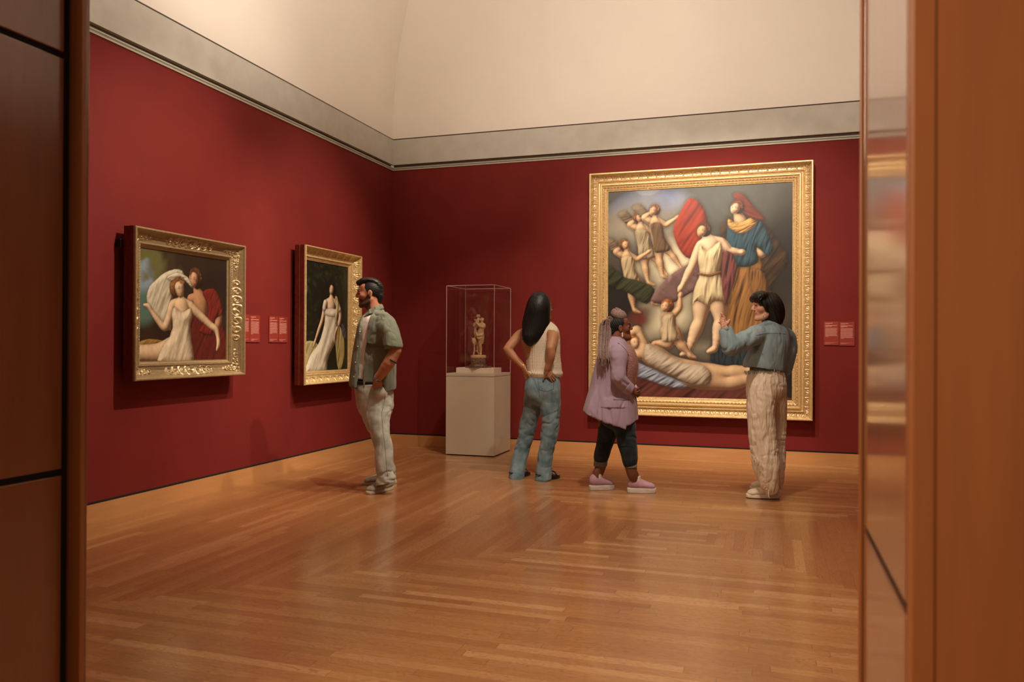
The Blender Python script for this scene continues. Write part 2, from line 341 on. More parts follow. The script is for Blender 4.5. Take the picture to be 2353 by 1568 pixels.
    def form(s, chains, c, k=0.006, **kw):
        px, py = s.X*s.asp, s.Y; acc = np.zeros(px.shape); out = np.full(px.shape, 9.0); mx_ = np.full(px.shape, -9.0); L_ = []
        for ch in chains:
            Q = s.curve(ch)
            for (x0, y0, r0), (x1, y1, r1) in zip(Q[:-1], Q[1:]):
                r0, r1 = max(r0, 0.002), max(r1, 0.002); m = max(r0, r1)+0.03
                X0, X1 = sorted((x0, x1)); Y0, Y1 = sorted((y0, y1))
                i0, i1 = int((1-Y1-m)*(s.ny-1)), int((1-Y0+m)*(s.ny-1))+2; j0, j1 = int((X0-m/s.asp)*(s.nx-1)), int((X1+m/s.asp)*(s.nx-1))+2
                sl = (slice(max(i0, 0), max(i1, 0)), slice(max(j0, 0), max(j1, 0))); a, b = px[sl], py[sl]
                if a.size == 0: continue
                ax, bx = x0*s.asp, x1*s.asp; l2 = (bx-ax)**2+(y1-y0)**2+1e-9; t = np.clip(((a-ax)*(bx-ax)+(b-y0)*(y1-y0))/l2, 0, 1)
                q = np.hypot(a-ax-t*(bx-ax), b-y0-t*(y1-y0)); r = r0+(r1-r0)*t
                z = np.sqrt(np.clip(r*r-q*q, 0, None))+np.minimum(0, r-q)*1.2; acc[sl] += np.exp(np.clip(z/k, -40, 40)); o = out[sl]; d = q-r; h_ = np.clip(0.5+0.5*(o-d)/0.008, 0, 1); out[sl] = o+(d-o)*h_-0.008*h_*(1-h_)
        H = k*np.log(acc+1e-9); H = np.where(out < 0.02, np.maximum(H, -0.01), -0.01); s._out = out; s.relief(H, c, **kw)
    def limb(s, pts, c, folds=0, fold_f=40, op=1.0, **kw): s.form([pts], c, folds=folds*0.02, ffr=fold_f*0.35, op=op, fang=math.atan2(pts[-1][1]-pts[0][1], (pts[-1][0]-pts[0][0])*s.asp)-math.pi/2)
    def poly(s, pts, c, folds=0.3, ang=0, fr=30, edge=0.005, R=0.022, **kw):
        P = s.curve(pts, 3, True); P[:, 0] *= s.asp; px = s.X*s.asp+s.wob; py = s.Y+s.wob
        I = np.argwhere((px > P[:, 0].min()-0.03) & (px < P[:, 0].max()+0.03) & (py > P[:, 1].min()-0.03) & (py < P[:, 1].max()+0.03))
        if len(I) < 4: return
        (i0, j0), (i1, j1) = I.min(0), I.max(0)+1; box = (slice(i0, i1), slice(j0, j1)); full = px.shape; px, py = px[box], py[box]
        ins = np.zeros(px.shape, bool); dm = np.full(px.shape, 9.0)
        for i in range(len(P)):
            x0, y0 = P[i]; x1, y1 = P[(i+1) % len(P)]
            if y0 != y1: ins ^= ((y0 > py) != (y1 > py)) & (px < (x1-x0)*(py-y0)/(y1-y0)+x0)
            t = np.clip(((px-x0)*(x1-x0)+(py-y0)*(y1-y0))/((x1-x0)**2+(y1-y0)**2+1e-9), 0, 1)
            dm = np.minimum(dm, np.hypot(px-x0-t*(x1-x0), py-y0-t*(y1-y0)))
        sd = np.where(ins, -dm, dm); s._out = sd; q = np.clip(1-np.clip(-sd, 0, R)/R, 0, 1); H = np.where(ins, R*np.sqrt(np.clip(1-q*q, 0, 1)), -np.clip(sd, 0, 0.01))
        fo, fH = np.full(full, 9.0), np.full(full, -0.01); fo[box] = sd; fH[box] = H; s._out = fo; H = fH
        s.relief(H, c, folds=folds*0.017, fang=ang, ffr=fr*0.42, edge=edge, **kw)
    def head(s, x, y, r, skin, hair, face=-1):
        ra = r/s.asp; sk = np.asarray(skin); hr = np.asarray(hair); q = random.Random(int(x*999+y*77))
        s.limb([(x-face*ra*0.30, y-r*0.20, r*1.02), (x-face*ra*0.50, y+r*0.15, r*0.80), (x-face*ra*0.45, y+r*0.6, r*0.45)], hr, folds=0.35)
        s.limb([(x+face*ra*0.05, y-r*0.05, r*0.66), (x+face*ra*0.16, y+r*0.40, r*0.50), (x+face*ra*0.22, y+r*0.62, r*0.33)], sk)
        ex = x+face*ra*0.30; ey = y+r*0.02
        for o_, w in ((0.20, 0.8), (-0.34, 1.0)): s.blob(ex+face*ra*o_*0.9, ey, ra*0.20*w, r*0.13, sk*np.array([0.30, 0.20, 0.16]), 0.9, 0.15*face); s.blob(ex+face*ra*o_*0.9, ey-r*0.17, ra*0.20*w, r*0.05, hr*0.8, 0.9, 0.12*face)
        s.blob(ex+face*ra*0.02, ey+r*0.26, ra*0.07, r*0.20, sk*np.array([0.62, 0.48, 0.40]), 0.9, 0.25*face); s.blob(ex-face*ra*0.02, ey+r*0.36, ra*0.10, r*0.05, sk*np.array([0.45, 0.30, 0.25]), 0.9)
        s.blob(ex-face*ra*0.02, ey+r*0.53, ra*0.15, r*0.06, np.array([0.30, 0.06, 0.04]), 0.8); s.blob(ex-face*ra*0.42, ey+r*0.34, ra*0.22, r*0.17, sk*np.array([1.0, 0.62, 0.5]), 1.0, op=0.5)
        for k in range(26):
            a_ = q.uniform(-2.9, 0.3); rr = q.uniform(0.78, 1.15)*r; cx, cy = x-face*ra*0.18-face*math.cos(a_)*rr*0.85/s.asp*-1*-1, y-r*0.12+math.sin(a_)*rr*0.80
            s.blob(cx, cy, ra*q.uniform(0.12, 0.24), r*q.uniform(0.10, 0.22), hr*q.uniform(0.5, 2.0), 0.8, q.uniform(0, 3), 0.3, 12, 0.85)
    def mesh(s, name, mat, parent, x0, z0, y):
        nx, ny = s.nx, s.ny; xs = x0+np.linspace(0, s.w, nx); zs = z0+np.linspace(0, s.h, ny)
        X, Z = np.meshgrid(xs, zs); V = np.stack([X.ravel(), np.full(X.size, y), Z.ravel()], 1)
        i = np.arange(nx-1)[None]+np.arange(ny-1)[:, None]*nx; Q = np.stack([i, i+1, i+nx+1, i+nx], -1).reshape(-1, 4)
        return fast_mesh(name, V, Q, mat, parent, np.clip(s.img.reshape(-1, 3), 0, 1))
def fast_mesh(name, V, Q, mat, parent=None, col=None, smooth=True):
    me = bpy.data.meshes.new(name); me.vertices.add(len(V)); me.vertices.foreach_set('co', np.ascontiguousarray(V, np.float32).ravel())
    k = Q.shape[1]; me.loops.add(len(Q)*k); me.loops.foreach_set('vertex_index', np.ascontiguousarray(Q, np.int32).ravel())
    me.polygons.add(len(Q)); me.polygons.foreach_set('loop_start', np.arange(0, len(Q)*k, k, dtype=np.int32)); me.update(calc_edges=True); me.validate()
    if col is not None:
        a = me.color_attributes.new('Col', 'FLOAT_COLOR', 'POINT'); a.data.foreach_set('color', np.concatenate([col, np.ones((len(V), 1))], 1).astype(np.float32).ravel())
    return link(name, me, mat, parent, smooth)
def paint_big(w, h):
    p = Paint(w, h, 0.005); A = lambda *c: srgb(*c)
    p.fill(A(70, 62, 52))
    p.blob(0.5, -0.1, 1.0, 0.5, A(78, 78, 74), 0.7, noise=0.3, fr=3)
    p.blob(0.30, 0.07, 0.24, 0.07, A(110, 128, 168), 0.8, noise=0.5, fr=5)
    p.blob(0.30, 0.25, 0.36, 0.22, A(150, 140, 120), 0.9, noise=0.5, fr=4)
    p.blob(0.40, 0.36, 0.22, 0.13, A(205, 192, 160), 0.9, noise=0.5, fr=6)
    p.blob(0.34, 0.62, 0.22, 0.22, A(196, 182, 152), 0.9, noise=0.45, fr=5)
    p.blob(0.55, 0.76, 0.5, 0.08, A(128, 118, 98), 0.8, noise=0.5, fr=5)
    p.blob(0.95, 0.30, 0.26, 0.5, A(38, 33, 28), 0.8, noise=0.4, fr=4)
    p.blob(0.03, 0.60, 0.22, 0.22, A(34, 28, 24), 0.7, noise=0.5, fr=5)
    p.blob(0.95, 0.85, 0.2, 0.3, A(26, 20, 17), 0.7, noise=0.4, fr=5)
    p.blob(0.2, 0.63, 0.16, 0.07, A(98, 30, 22), 0.7, ang=0.2, noise=0.5, fr=6)
    sk, sk2 = A(226, 186, 142), A(236, 204, 166)
    p.img *= (1+0.16*p.n1(p.U, 5)+0.10*p.n2(p.U, 9))[..., None]
    def armc(a, b_, c_, r):
        dx, dy = c_[0]-b_[0], c_[1]-b_[1]
        return [(*a, r), (a[0]*0.5+b_[0]*0.5, a[1]*0.5+b_[1]*0.5, r*0.90), (*b_, r*0.70), (b_[0]*0.65+c_[0]*0.35, b_[1]*0.65+c_[1]*0.35, r*0.74), (*c_, r*0.42), (c_[0]+dx*0.16, c_[1]+dy*0.16, r*0.50), (c_[0]+dx*0.34, c_[1]+dy*0.34, r*0.22)]
    def legc(a, b_, c_, r, toe=-1): return [(*a, r), (a[0]*0.5+b_[0]*0.5, a[1]*0.5+b_[1]*0.5, r*0.86), (*b_, r*0.56), (b_[0]*0.68+c_[0]*0.32, b_[1]*0.68+c_[1]*0.32, r*0.62), (*c_, r*0.30), (c_[0]+toe*0.012, c_[1]+0.014, r*0.30), (c_[0]+toe*0.04, c_[1]+0.024, r*0.16)]
    # small airy figures in short pale shifts, upper left
    for (x, y, q, g) in ((0.18, 0.13, 1, A(176, 160, 126)), (0.26, 0.10, -1, A(112, 84, 54)), (0.10, 0.26, 1, A(196, 176, 136))):
        p.poly([(x-0.12, y-0.015), (x-0.07, y-0.03), (x-0.01, y+0.03), (x-0.02, y+0.07), (x-0.08, y+0.03)], A(138, 118, 92), 0.5, 1.2, 80)
        p.form([legc((x+0.03, y+0.17), (x+0.035, y+0.235), (x+0.05, y+0.31), 0.025, 1), legc((x+0.05, y+0.165), (x+0.10, y+0.215), (x+0.15, y+0.275), 0.024, 1),
                [(x+0.01, y+0.02, 0.010), (x+0.01, y+0.045, 0.014), (x+0.012, y+0.07, 0.028), (x+0.02, y+0.12, 0.027), (x+0.04, y+0.165, 0.032)],
                armc((x+0.02, y+0.055), (x+0.07, y+0.075), (x+0.125, y+0.045), 0.014), armc((x-0.015, y+0.055), (x-0.055, y+0.035), (x-0.015, y+0.012), 0.014)], sk)
        p.poly([(x-0.02, y+0.065), (x+0.045, y+0.065), (x+0.06, y+0.13), (x+0.095, y+0.19), (x+0.05, y+0.205), (x+0.0, y+0.20), (x-0.01, y+0.13)], g, 0.32, 0.2, 90)
        p.head(x, y, 0.023, sk, A(128, 82, 42), q)
    p.poly([(0.0, 0.36), (0.10, 0.42), (0.18, 0.44), (0.27, 0.48), (0.22, 0.55), (0.12, 0.50), (0.0, 0.46)], A(58, 62, 34), 0.6, 0.9, 60)
    # billowing red cloth behind the middle figure
    p.poly([(0.40, 0.12), (0.46, 0.05), (0.53, 0.09), (0.56, 0.18), (0.53, 0.28), (0.46, 0.34), (0.40, 0.29), (0.365, 0.20)], A(160, 54, 30), 0.5, 0.5, 34, R=0.03)
    p.poly([(0.56, 0.32), (0.46, 0.36), (0.34, 0.43), (0.24, 0.53), (0.34, 0.55), (0.46, 0.50), (0.57, 0.44)], A(126, 96, 92), 0.7, 2.2, 46)
    # right: robed figure in blue and ochre
    p.poly([(0.62, 0.19), (0.80, 0.15), (0.92, 0.26), (0.985, 0.37), (0.90, 0.47), (0.88, 0.66), (0.70, 0.58)], A(72, 50, 28), 0.6, 0.7, 40)
    p.poly([(0.64, 0.54), (0.84, 0.54), (0.87, 0.70), (0.85, 0.83), (0.70, 0.86), (0.57, 0.82), (0.60, 0.68)], A(36, 50, 58), 0.6, 0.05, 80)
    p.poly([(0.67, 0.34), (0.83, 0.34), (0.855, 0.50), (0.88, 0.66), (0.80, 0.75), (0.70, 0.72), (0.60, 0.64), (0.63, 0.50)], A(150, 106, 54), 0.6, 0.2, 56)
    p.poly([(0.78, 0.40), (0.86, 0.42), (0.88, 0.56), (0.84, 0.63), (0.80, 0.54)], A(132, 92, 46), 0.7, 0.1, 80)
    p.form([armc((0.83, 0.24), (0.845, 0.325), (0.72, 0.315), 0.024), [(0.712, 0.12, 0.015), (0.72, 0.15, 0.018), (0.735, 0.18, 0.030)]], sk)
    p.poly([(0.665, 0.165), (0.74, 0.20), (0.82, 0.155), (0.86, 0.20), (0.90, 0.29), (0.87, 0.335), (0.82, 0.30), (0.82, 0.36), (0.75, 0.385), (0.665, 0.36), (0.66, 0.27)], A(50, 82, 96), 0.6, 0.3, 60, R=0.035)
    p.poly([(0.665, 0.155), (0.72, 0.18), (0.80, 0.15), (0.815, 0.19), (0.745, 0.235), (0.67, 0.20)], A(206, 162, 88), 0.6, 1.2, 110)
    p.poly([(0.69, 0.045), (0.75, 0.045), (0.80, 0.10), (0.86, 0.17), (0.79, 0.165), (0.73, 0.11)], A(126, 50, 28), 0.6, 2.0, 80)
    p.head(0.705, 0.105, 0.029, sk2, A(104, 50, 26), -1)
    # middle: standing figure in a short cream tunic
    p.form([legc((0.535, 0.50), (0.515, 0.63), (0.455, 0.77), 0.046), legc((0.605, 0.50), (0.625, 0.63), (0.60, 0.755), 0.043),
            [(0.545, 0.225, 0.017), (0.555, 0.25, 0.020), (0.57, 0.285, 0.048), (0.572, 0.34, 0.052), (0.565, 0.41, 0.042), (0.57, 0.47, 0.052)], [(0.525, 0.275, 0.022), (0.57, 0.265, 0.026), (0.625, 0.265, 0.022)],
            armc((0.52, 0.28), (0.47, 0.38), (0.42, 0.465), 0.024), armc((0.63, 0.27), (0.675, 0.31), (0.73, 0.315), 0.022)], sk2)
    p.poly([(0.515, 0.275), (0.56, 0.30), (0.62, 0.262), (0.638, 0.30), (0.625, 0.36), (0.62, 0.41), (0.665, 0.47), (0.675, 0.545), (0.60, 0.545), (0.56, 0.565), (0.50, 0.54), (0.475, 0.555), (0.485, 0.47), (0.515, 0.41), (0.505, 0.34)], A(222, 204, 160), 0.32, 0.12, 70, R=0.045)
    p.form([[(0.508, 0.412, 0.006), (0.57, 0.42, 0.007), (0.625, 0.405, 0.006)]], A(130, 84, 48))
    p.poly([(0.64, 0.31), (0.70, 0.33), (0.71, 0.42), (0.68, 0.50), (0.65, 0.56), (0.63, 0.44)], A(116, 62, 60), 0.6, 0.1, 80)
    p.head(0.528, 0.205, 0.030, sk, A(88, 52, 30), -1)
    # child beside them
    p.form([legc((0.34, 0.68), (0.35, 0.745), (0.27, 0.74), 0.033, -1), legc((0.37, 0.68), (0.41, 0.74), (0.455, 0.785), 0.033, 1), [(0.335, 0.585, 0.012), (0.345, 0.61, 0.030), (0.35, 0.65, 0.030), (0.355, 0.69, 0.036)], armc((0.37, 0.605), (0.405, 0.575), (0.41, 0.52), 0.017)], sk)
    p.poly([(0.315, 0.61), (0.37, 0.60), (0.385, 0.66), (0.41, 0.72), (0.36, 0.735), (0.31, 0.73), (0.315, 0.67)], A(206, 186, 150), 0.35, 0.1, 80, R=0.03); p.head(0.33, 0.56, 0.029, sk, A(150, 88, 42), -1)
    # reclining draped sleeper on dark red cloth
    p.poly([(-0.02, 0.84), (0.12, 0.855), (0.25, 0.885), (0.42, 0.935), (0.62, 0.955), (0.80, 0.945), (1.0, 1.02), (-0.02, 1.03)], A(104, 52, 44), 0.8, 0.9, 34)
    p.poly([(0.04, 0.82), (0.20, 0.84), (0.36, 0.90), (0.47, 0.945), (0.36, 0.955), (0.20, 0.91), (0.05, 0.87)], A(156, 166, 182), 0.6, 1.0, 70)
    p.form([legc((0.48, 0.895), (0.66, 0.925), (0.88, 0.885), 0.056, 1), legc((0.48, 0.88), (0.66, 0.875), (0.83, 0.87), 0.050, 1), armc((0.215, 0.79), (0.10, 0.80), (0.15, 0.86), 0.026), armc((0.215, 0.76), (0.17, 0.675), (0.09, 0.73), 0.025),
            [(0.175, 0.755, 0.018), (0.215, 0.775, 0.036), (0.27, 0.805, 0.052), (0.34, 0.84, 0.047), (0.41, 0.86, 0.047), (0.49, 0.885, 0.060)]], A(226, 188, 146))
    p.poly([(0.22, 0.745), (0.29, 0.765), (0.36, 0.80), (0.44, 0.83), (0.54, 0.845), (0.585, 0.89), (0.56, 0.945), (0.47, 0.94), (0.37, 0.90), (0.28, 0.865), (0.215, 0.82)], A(206, 190, 166), 0.32, 0.9, 60, R=0.05)
    p.head(0.155, 0.735, 0.032, sk2, A(150, 96, 48), 1)
    p.img *= (1+0.05*p.n2(p.U, 40))[..., None]
    return p
def paint_pair(w, h):
    p = Paint(w, h, 0.0045); A = lambda *c: srgb(*c)
    p.fill(A(44, 30, 20))
    p.blob(0.05, 0.28, 0.22, 0.3, A(124, 140, 150), 0.6, noise=0.2)
    p.blob(0.04, 0.55, 0.2, 0.2, A(78, 104, 92), 0.5, noise=0.2)
    p.blob(0.16, 0.08, 0.30, 0.17, A(96, 92, 50), 0.6, noise=0.6, fr=9)
    p.blob(0.34, 0.2, 0.12, 0.5, A(58, 42, 26), 0.6, noise=0.3)
    p.blob(0.9, 0.2, 0.3, 0.5, A(30, 18, 14), 0.8, noise=0.3)
    p.blob(0.10, 0.78, 0.12, 0.14, A(52, 30, 20), 0.5, noise=0.3)
    sk, sk2 = A(222, 176, 136), A(232, 200, 160)
    # companion in a red cloak
    p.poly([(0.50, 0.60), (0.72, 0.56), (0.96, 0.66), (1.04, 1.04), (0.48, 1.04), (0.46, 0.8)], A(104, 34, 26), 0.7, 0.5, 26, R=0.05)
    p.form([[(0.625, 0.30, 0.045), (0.64, 0.36, 0.055), (0.67, 0.44, 0.10), (0.69, 0.52, 0.09), (0.70, 0.58, 0.06)], [(0.56, 0.42, 0.05), (0.66, 0.40, 0.05), (0.80, 0.42, 0.06)], [(0.84, 0.44, 0.06), (0.90, 0.56, 0.055), (0.88, 0.66, 0.045), (0.78, 0.74, 0.032)]], A(196, 146, 106), k=0.012)
    p.poly([(0.70, 0.34), (0.84, 0.30), (0.93, 0.42), (0.95, 0.55), (0.86, 0.60), (0.82, 0.76), (0.66, 0.72), (0.76, 0.58), (0.76, 0.46)], A(128, 40, 30), 0.7, 0.35, 40, R=0.04)
    p.head(0.595, 0.225, 0.092, sk, A(84, 52, 28), -1)
    # woman with a large pale veil, in a cream dress
    p.poly([(0.46, 0.16), (0.32, 0.17), (0.18, 0.26), (0.09, 0.38), (0.10, 0.52), (0.20, 0.66), (0.34, 0.72), (0.34, 0.56), (0.36, 0.40), (0.48, 0.28)], A(214, 206, 178), 0.55, 0.5, 28, R=0.05)
    p.poly([(-0.02, 0.84), (0.2, 0.80), (0.42, 0.88), (0.54, 1.03), (-0.02, 1.03)], A(170, 132, 68), 0.8, 0.9, 36)
    p.form([[(0.44, 0.40, 0.040), (0.44, 0.44, 0.044), (0.455, 0.50, 0.095), (0.47, 0.59, 0.098), (0.45, 0.68, 0.080), (0.42, 0.78, 0.105), (0.42, 0.90, 0.125), (0.42, 1.02, 0.12)], [(0.36, 0.48, 0.045), (0.45, 0.455, 0.045), (0.555, 0.485, 0.048)],
            [(0.56, 0.49, 0.050), (0.68, 0.575, 0.043), (0.80, 0.66, 0.036), (0.87, 0.70, 0.034), (0.895, 0.78, 0.026), (0.90, 0.84, 0.026), (0.88, 0.90, 0.012)], [(0.35, 0.50, 0.048), (0.31, 0.62, 0.043), (0.27, 0.69, 0.038), (0.20, 0.63, 0.032), (0.13, 0.55, 0.022), (0.10, 0.51, 0.022), (0.055, 0.50, 0.010)],
            [(0.38, 0.88, 0.12), (0.20, 0.92, 0.085), (-0.02, 0.92, 0.07)]], sk2, k=0.010)
    p.poly([(0.37, 0.50), (0.46, 0.545), (0.555, 0.505), (0.58, 0.58), (0.555, 0.68), (0.57, 0.80), (0.58, 1.03), (0.22, 1.03), (0.24, 0.88), (0.34, 0.76), (0.36, 0.66), (0.345, 0.58)], A(232, 214, 182), 0.38, 0.35, 30, R=0.09)
    p.head(0.425, 0.325, 0.092, sk2, A(126, 84, 46), 1)
    p.poly([(0.29, 0.24), (0.40, 0.185), (0.53, 0.22), (0.575, 0.31), (0.525, 0.28), (0.44, 0.225), (0.34, 0.27)], A(222, 214, 186), 0.5, 1.3, 50)
    p.img *= (1+0.05*p.n2(p.U, 40))[..., None]
    return p
def paint_lady(w, h):
    p = Paint(w, h, 0.0045); A = lambda *c: srgb(*c)
    p.fill(A(24, 27, 18))
    for k in range(420):
        q = random.Random(k); x, y = q.random(), q.random()**1.4*0.95; u = q.uniform(0.35, 1.0)*(1 if (x > 0.7 or x < 0.35 or y < 0.2) else 0.55)
        p.blob(x, y, q.uniform(0.02, 0.055), q.uniform(0.010, 0.024), A(int(50*u), int(58*u), int(32*u)), 0.6, q.uniform(-1.2, 1.2), 0.35, 12, 0.75)
    p.blob(0.45, 0.42, 0.3, 0.35, A(16, 17, 14), 0.9, op=0.8)
    p.blob(0.0, 0.23, 0.07, 0.08, A(96, 108, 110), 0.8, noise=0.5, fr=9)
    sk = A(236, 206, 170); dr = A(226, 216, 192)
    p.poly([(-0.02, 0.78), (0.14, 0.72), (0.32, 0.76), (0.36, 0.86), (0.2, 1.03), (-0.02, 1.03)], A(196, 182, 130), 0.7, 0.4, 34)
    p.poly([(0.72, 0.56), (0.84, 0.60), (0.93, 0.74), (0.90, 0.94), (0.78, 1.0), (0.72, 0.84), (0.70, 0.68)], A(184, 168, 108), 0.7, 0.15, 44)
    p.poly([(0.84, 0.56), (0.92, 0.58), (0.97, 0.68), (0.90, 0.70)], A(76, 78, 98), 0.6, 0.4, 60)
    p.form([[(0.605, 0.26, 0.022), (0.605, 0.30, 0.024), (0.605, 0.335, 0.040), (0.605, 0.39, 0.066), (0.60, 0.45, 0.058)], [(0.49, 0.365, 0.028), (0.60, 0.345, 0.032), (0.725, 0.365, 0.028)],
            [(0.46, 0.385, 0.032), (0.43, 0.47, 0.026), (0.385, 0.55, 0.022), (0.32, 0.63, 0.020), (0.26, 0.71, 0.013), (0.235, 0.745, 0.014), (0.215, 0.775, 0.007)], [(0.76, 0.385, 0.032), (0.81, 0.46, 0.026), (0.80, 0.53, 0.024), (0.74, 0.60, 0.019), (0.69, 0.66, 0.012), (0.68, 0.70, 0.013), (0.675, 0.74, 0.006)]], sk, k=0.008)
    p.poly([(0.45, 0.415), (0.51, 0.425), (0.60, 0.415), (0.70, 0.42), (0.755, 0.415), (0.745, 0.49), (0.76, 0.58), (0.74, 0.70), (0.60, 0.82), (0.52, 0.92), (0.48, 1.03), (0.04, 1.03), (0.08, 0.92), (0.20, 0.82), (0.34, 0.73), (0.42, 0.62), (0.455, 0.50)], A(232, 222, 198), 0.34, 0.5, 34, R=0.08)
    p.form([[(0.452, 0.475, 0.006), (0.60, 0.487, 0.007), (0.748, 0.478, 0.006)]], A(196, 184, 152))
    p.form([[(0.47, 0.375, 0.036), (0.445, 0.42, 0.032)]], A(230, 220, 198), folds=0.006, ffr=16); p.form([[(0.745, 0.375, 0.036), (0.79, 0.42, 0.032)]], A(230, 220, 198), folds=0.006, ffr=16)
    p.form([[(0.26, 0.71, 0.013), (0.235, 0.745, 0.014), (0.215, 0.775, 0.007)], [(0.74, 0.60, 0.019), (0.69, 0.66, 0.012), (0.68, 0.70, 0.013), (0.675, 0.74, 0.006)]], sk)
    p.poly([(0.69, 0.31), (0.735, 0.30), (0.77, 0.36), (0.76, 0.46), (0.72, 0.56), (0.69, 0.50), (0.71, 0.40)], A(206, 194, 146), 0.6, 0.05, 70)
    p.head(0.612, 0.235, 0.054, sk, A(34, 24, 20), -1)
    p.img *= (1+0.05*p.n2(p.U, 40))[..., None]
    return p
# ------------------------------------------------------------------ frames
def gold_mat(name, tone=1.0, rough=0.33):
    m, nt, b = newmat(name); L = nt.links.new
    a = N(nt, 'ShaderNodeAttribute', attribute_name='Col')
    tc = N(nt, 'ShaderNodeTexCoord'); n = N(nt, 'ShaderNodeTexNoise'); setin(n, Scale=45, Detail=5); L(tc.outputs['Object'], n.inputs['Vector'])
    r = ramp(nt, [(0.3, (0.78, 0.78, 0.78)), (0.7, (1.05, 1.05, 1.05))]); L(n.outputs['Fac'], r.inputs[0])
    L(mixc(nt, 1.0, a.outputs['Color'], r.outputs[0], 'MULTIPLY'), b.inputs['Base Color'])
    b.inputs['Metallic'].default_value = 0.4; b.inputs['Roughness'].default_value = rough
    bp = N(nt, 'ShaderNodeBump'); bp.inputs['Strength'].default_value = 0.25; bp.inputs['Distance'].default_value = 0.001; L(n.outputs['Fac'], bp.inputs['Height']); L(bp.outputs[0], b.inputs['Normal'])
    return m
M_GOLD = gold_mat('aged_gilding', rough=0.34)
GC = np.array([0.80, 0.58, 0.28]); RC = np.array([0.26, 0.10, 0.035])
def make_frame(name, W, H, prof, orn, step, parent, mat, back=0.02, gc=GC, rc=RC):
    """W x H outer size; prof = [(distance in, height out)]; orn(u, t, U) -> (relief, tone)"""
    pt = np.array([q[0] for q in prof]); ph = np.array([q[1] for q in prof]); tw = pt[-1]
    nt_ = int(tw/0.0018)+1; T = np.unique(np.concatenate([np.linspace(0, tw, nt_), pt])); Hh = np.interp(T, pt, ph)
    Vs = []; Qs = []; Cs = []; base = 0
    for (Lr, ang) in ((W, 0), (H, 1), (W, 2), (H, 3)):       # bottom, right, top, left (turning)
        nu = int(Lr/step)+1; s = np.linspace(-1, 1, nu)
        half = (Lr/2-T)                                       # mitred half length at every t
        u = s[:, None]*half[None, :]; t = np.broadcast_to(T, u.shape)
        rel, tone = orn(u, t, Lr, half[None, :]-np.abs(u)); h = Hh[None, :]+rel
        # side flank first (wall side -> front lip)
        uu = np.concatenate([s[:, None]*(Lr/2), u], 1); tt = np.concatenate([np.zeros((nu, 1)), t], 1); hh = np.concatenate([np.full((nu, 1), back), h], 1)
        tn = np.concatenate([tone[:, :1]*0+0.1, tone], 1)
        other = H if ang % 2 == 0 else W
        a, b_ = uu, -(other/2)+tt
        X, Z = {0: (a, b_), 1: (-b_, a), 2: (-a, -b_), 3: (b_, -a)}[ang]
        V = np.stack([X.ravel(), -hh.ravel(), Z.ravel()], 1); n2 = uu.shape[1]
        i = np.arange(n2-1)[None]+np.arange(nu-1)[:, None]*n2
        Q = np.stack([i, i+n2, i+n2+1, i+1], -1).reshape(-1, 4)+base
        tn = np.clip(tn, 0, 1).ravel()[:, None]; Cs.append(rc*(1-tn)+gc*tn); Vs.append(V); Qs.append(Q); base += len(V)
    return fast_mesh(name, np.concatenate(Vs), np.concatenate(Qs), mat, parent, np.concatenate(Cs), smooth=False)
def band(t, a, b, soft=0.002): return np.clip((t-a)/soft, 0, 1)*np.clip((b-t)/soft, 0, 1)
def leafy(u, t, a, b, per):
    """running leaf relief between t=a..b, 0..1"""
    v = (t-a)/(b-a); ph = u/per; k = np.abs((ph % 1)-0.5)*2
    l1 = np.clip(1-np.abs(v-0.5-0.28*np.sin(ph*2*math.pi))*5, 0, 1)
    l2 = np.clip(np.sin((ph*3+v*1.6)*2*math.pi), 0, 1)*np.clip(np.sin(v*math.pi), 0, 1)
    return np.clip(l1*0.7+l2*0.6, 0, 1)
def orn_big(u, t, L, corner):
    k = np.zeros(u.shape); tone = np.full(u.shape, 0.92)
    e = band(t, 0.026, 0.078); ph = (u/0.096+0.5) % 1; c = np.abs(ph-0.5)*2; v = (t-0.052)/0.026
    bar = np.exp(-((1-c)/0.10)**2)*np.clip(1.15-np.abs(v), 0, 1)**0.5; dome = 0.42*np.sqrt(np.clip(1-(c*1.05)**2, 0, 1))
    an = np.arctan2(v+1.0, (ph-0.5)*3.7); rr = np.hypot((ph-0.5)*3.7, v+1.0); pal = np.clip(np.cos(an*9)*0.9, 0, 1)*(rr < 1.55)*(rr > 0.3)*(c < 0.62)
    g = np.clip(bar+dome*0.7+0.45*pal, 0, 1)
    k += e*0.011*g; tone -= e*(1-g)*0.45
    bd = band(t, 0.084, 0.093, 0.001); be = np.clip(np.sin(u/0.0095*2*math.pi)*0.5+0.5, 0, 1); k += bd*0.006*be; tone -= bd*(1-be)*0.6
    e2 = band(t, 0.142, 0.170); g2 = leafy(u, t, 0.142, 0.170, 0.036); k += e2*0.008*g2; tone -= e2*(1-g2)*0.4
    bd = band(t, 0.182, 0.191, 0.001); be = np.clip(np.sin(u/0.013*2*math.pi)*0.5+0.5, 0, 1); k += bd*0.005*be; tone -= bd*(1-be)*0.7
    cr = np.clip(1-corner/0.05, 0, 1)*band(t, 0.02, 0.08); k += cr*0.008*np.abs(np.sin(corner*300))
    return k, tone
PB = [(0, 0.115), (0.006, 0.124), (0.016, 0.124), (0.022, 0.112), (0.026, 0.082), (0.040, 0.058), (0.060, 0.050), (0.078, 0.052), (0.082, 0.062), (0.094, 0.062), (0.097, 0.045), (0.106, 0.043), (0.112, 0.058), (0.122, 0.070), (0.132, 0.070), (0.138, 0.058), (0.141, 0.048), (0.156, 0.052), (0.171, 0.044), (0.176, 0.048), (0.181, 0.040), (0.192, 0.034), (0.196, 0.038), (0.200, 0.034), (0.201, 0.022)]
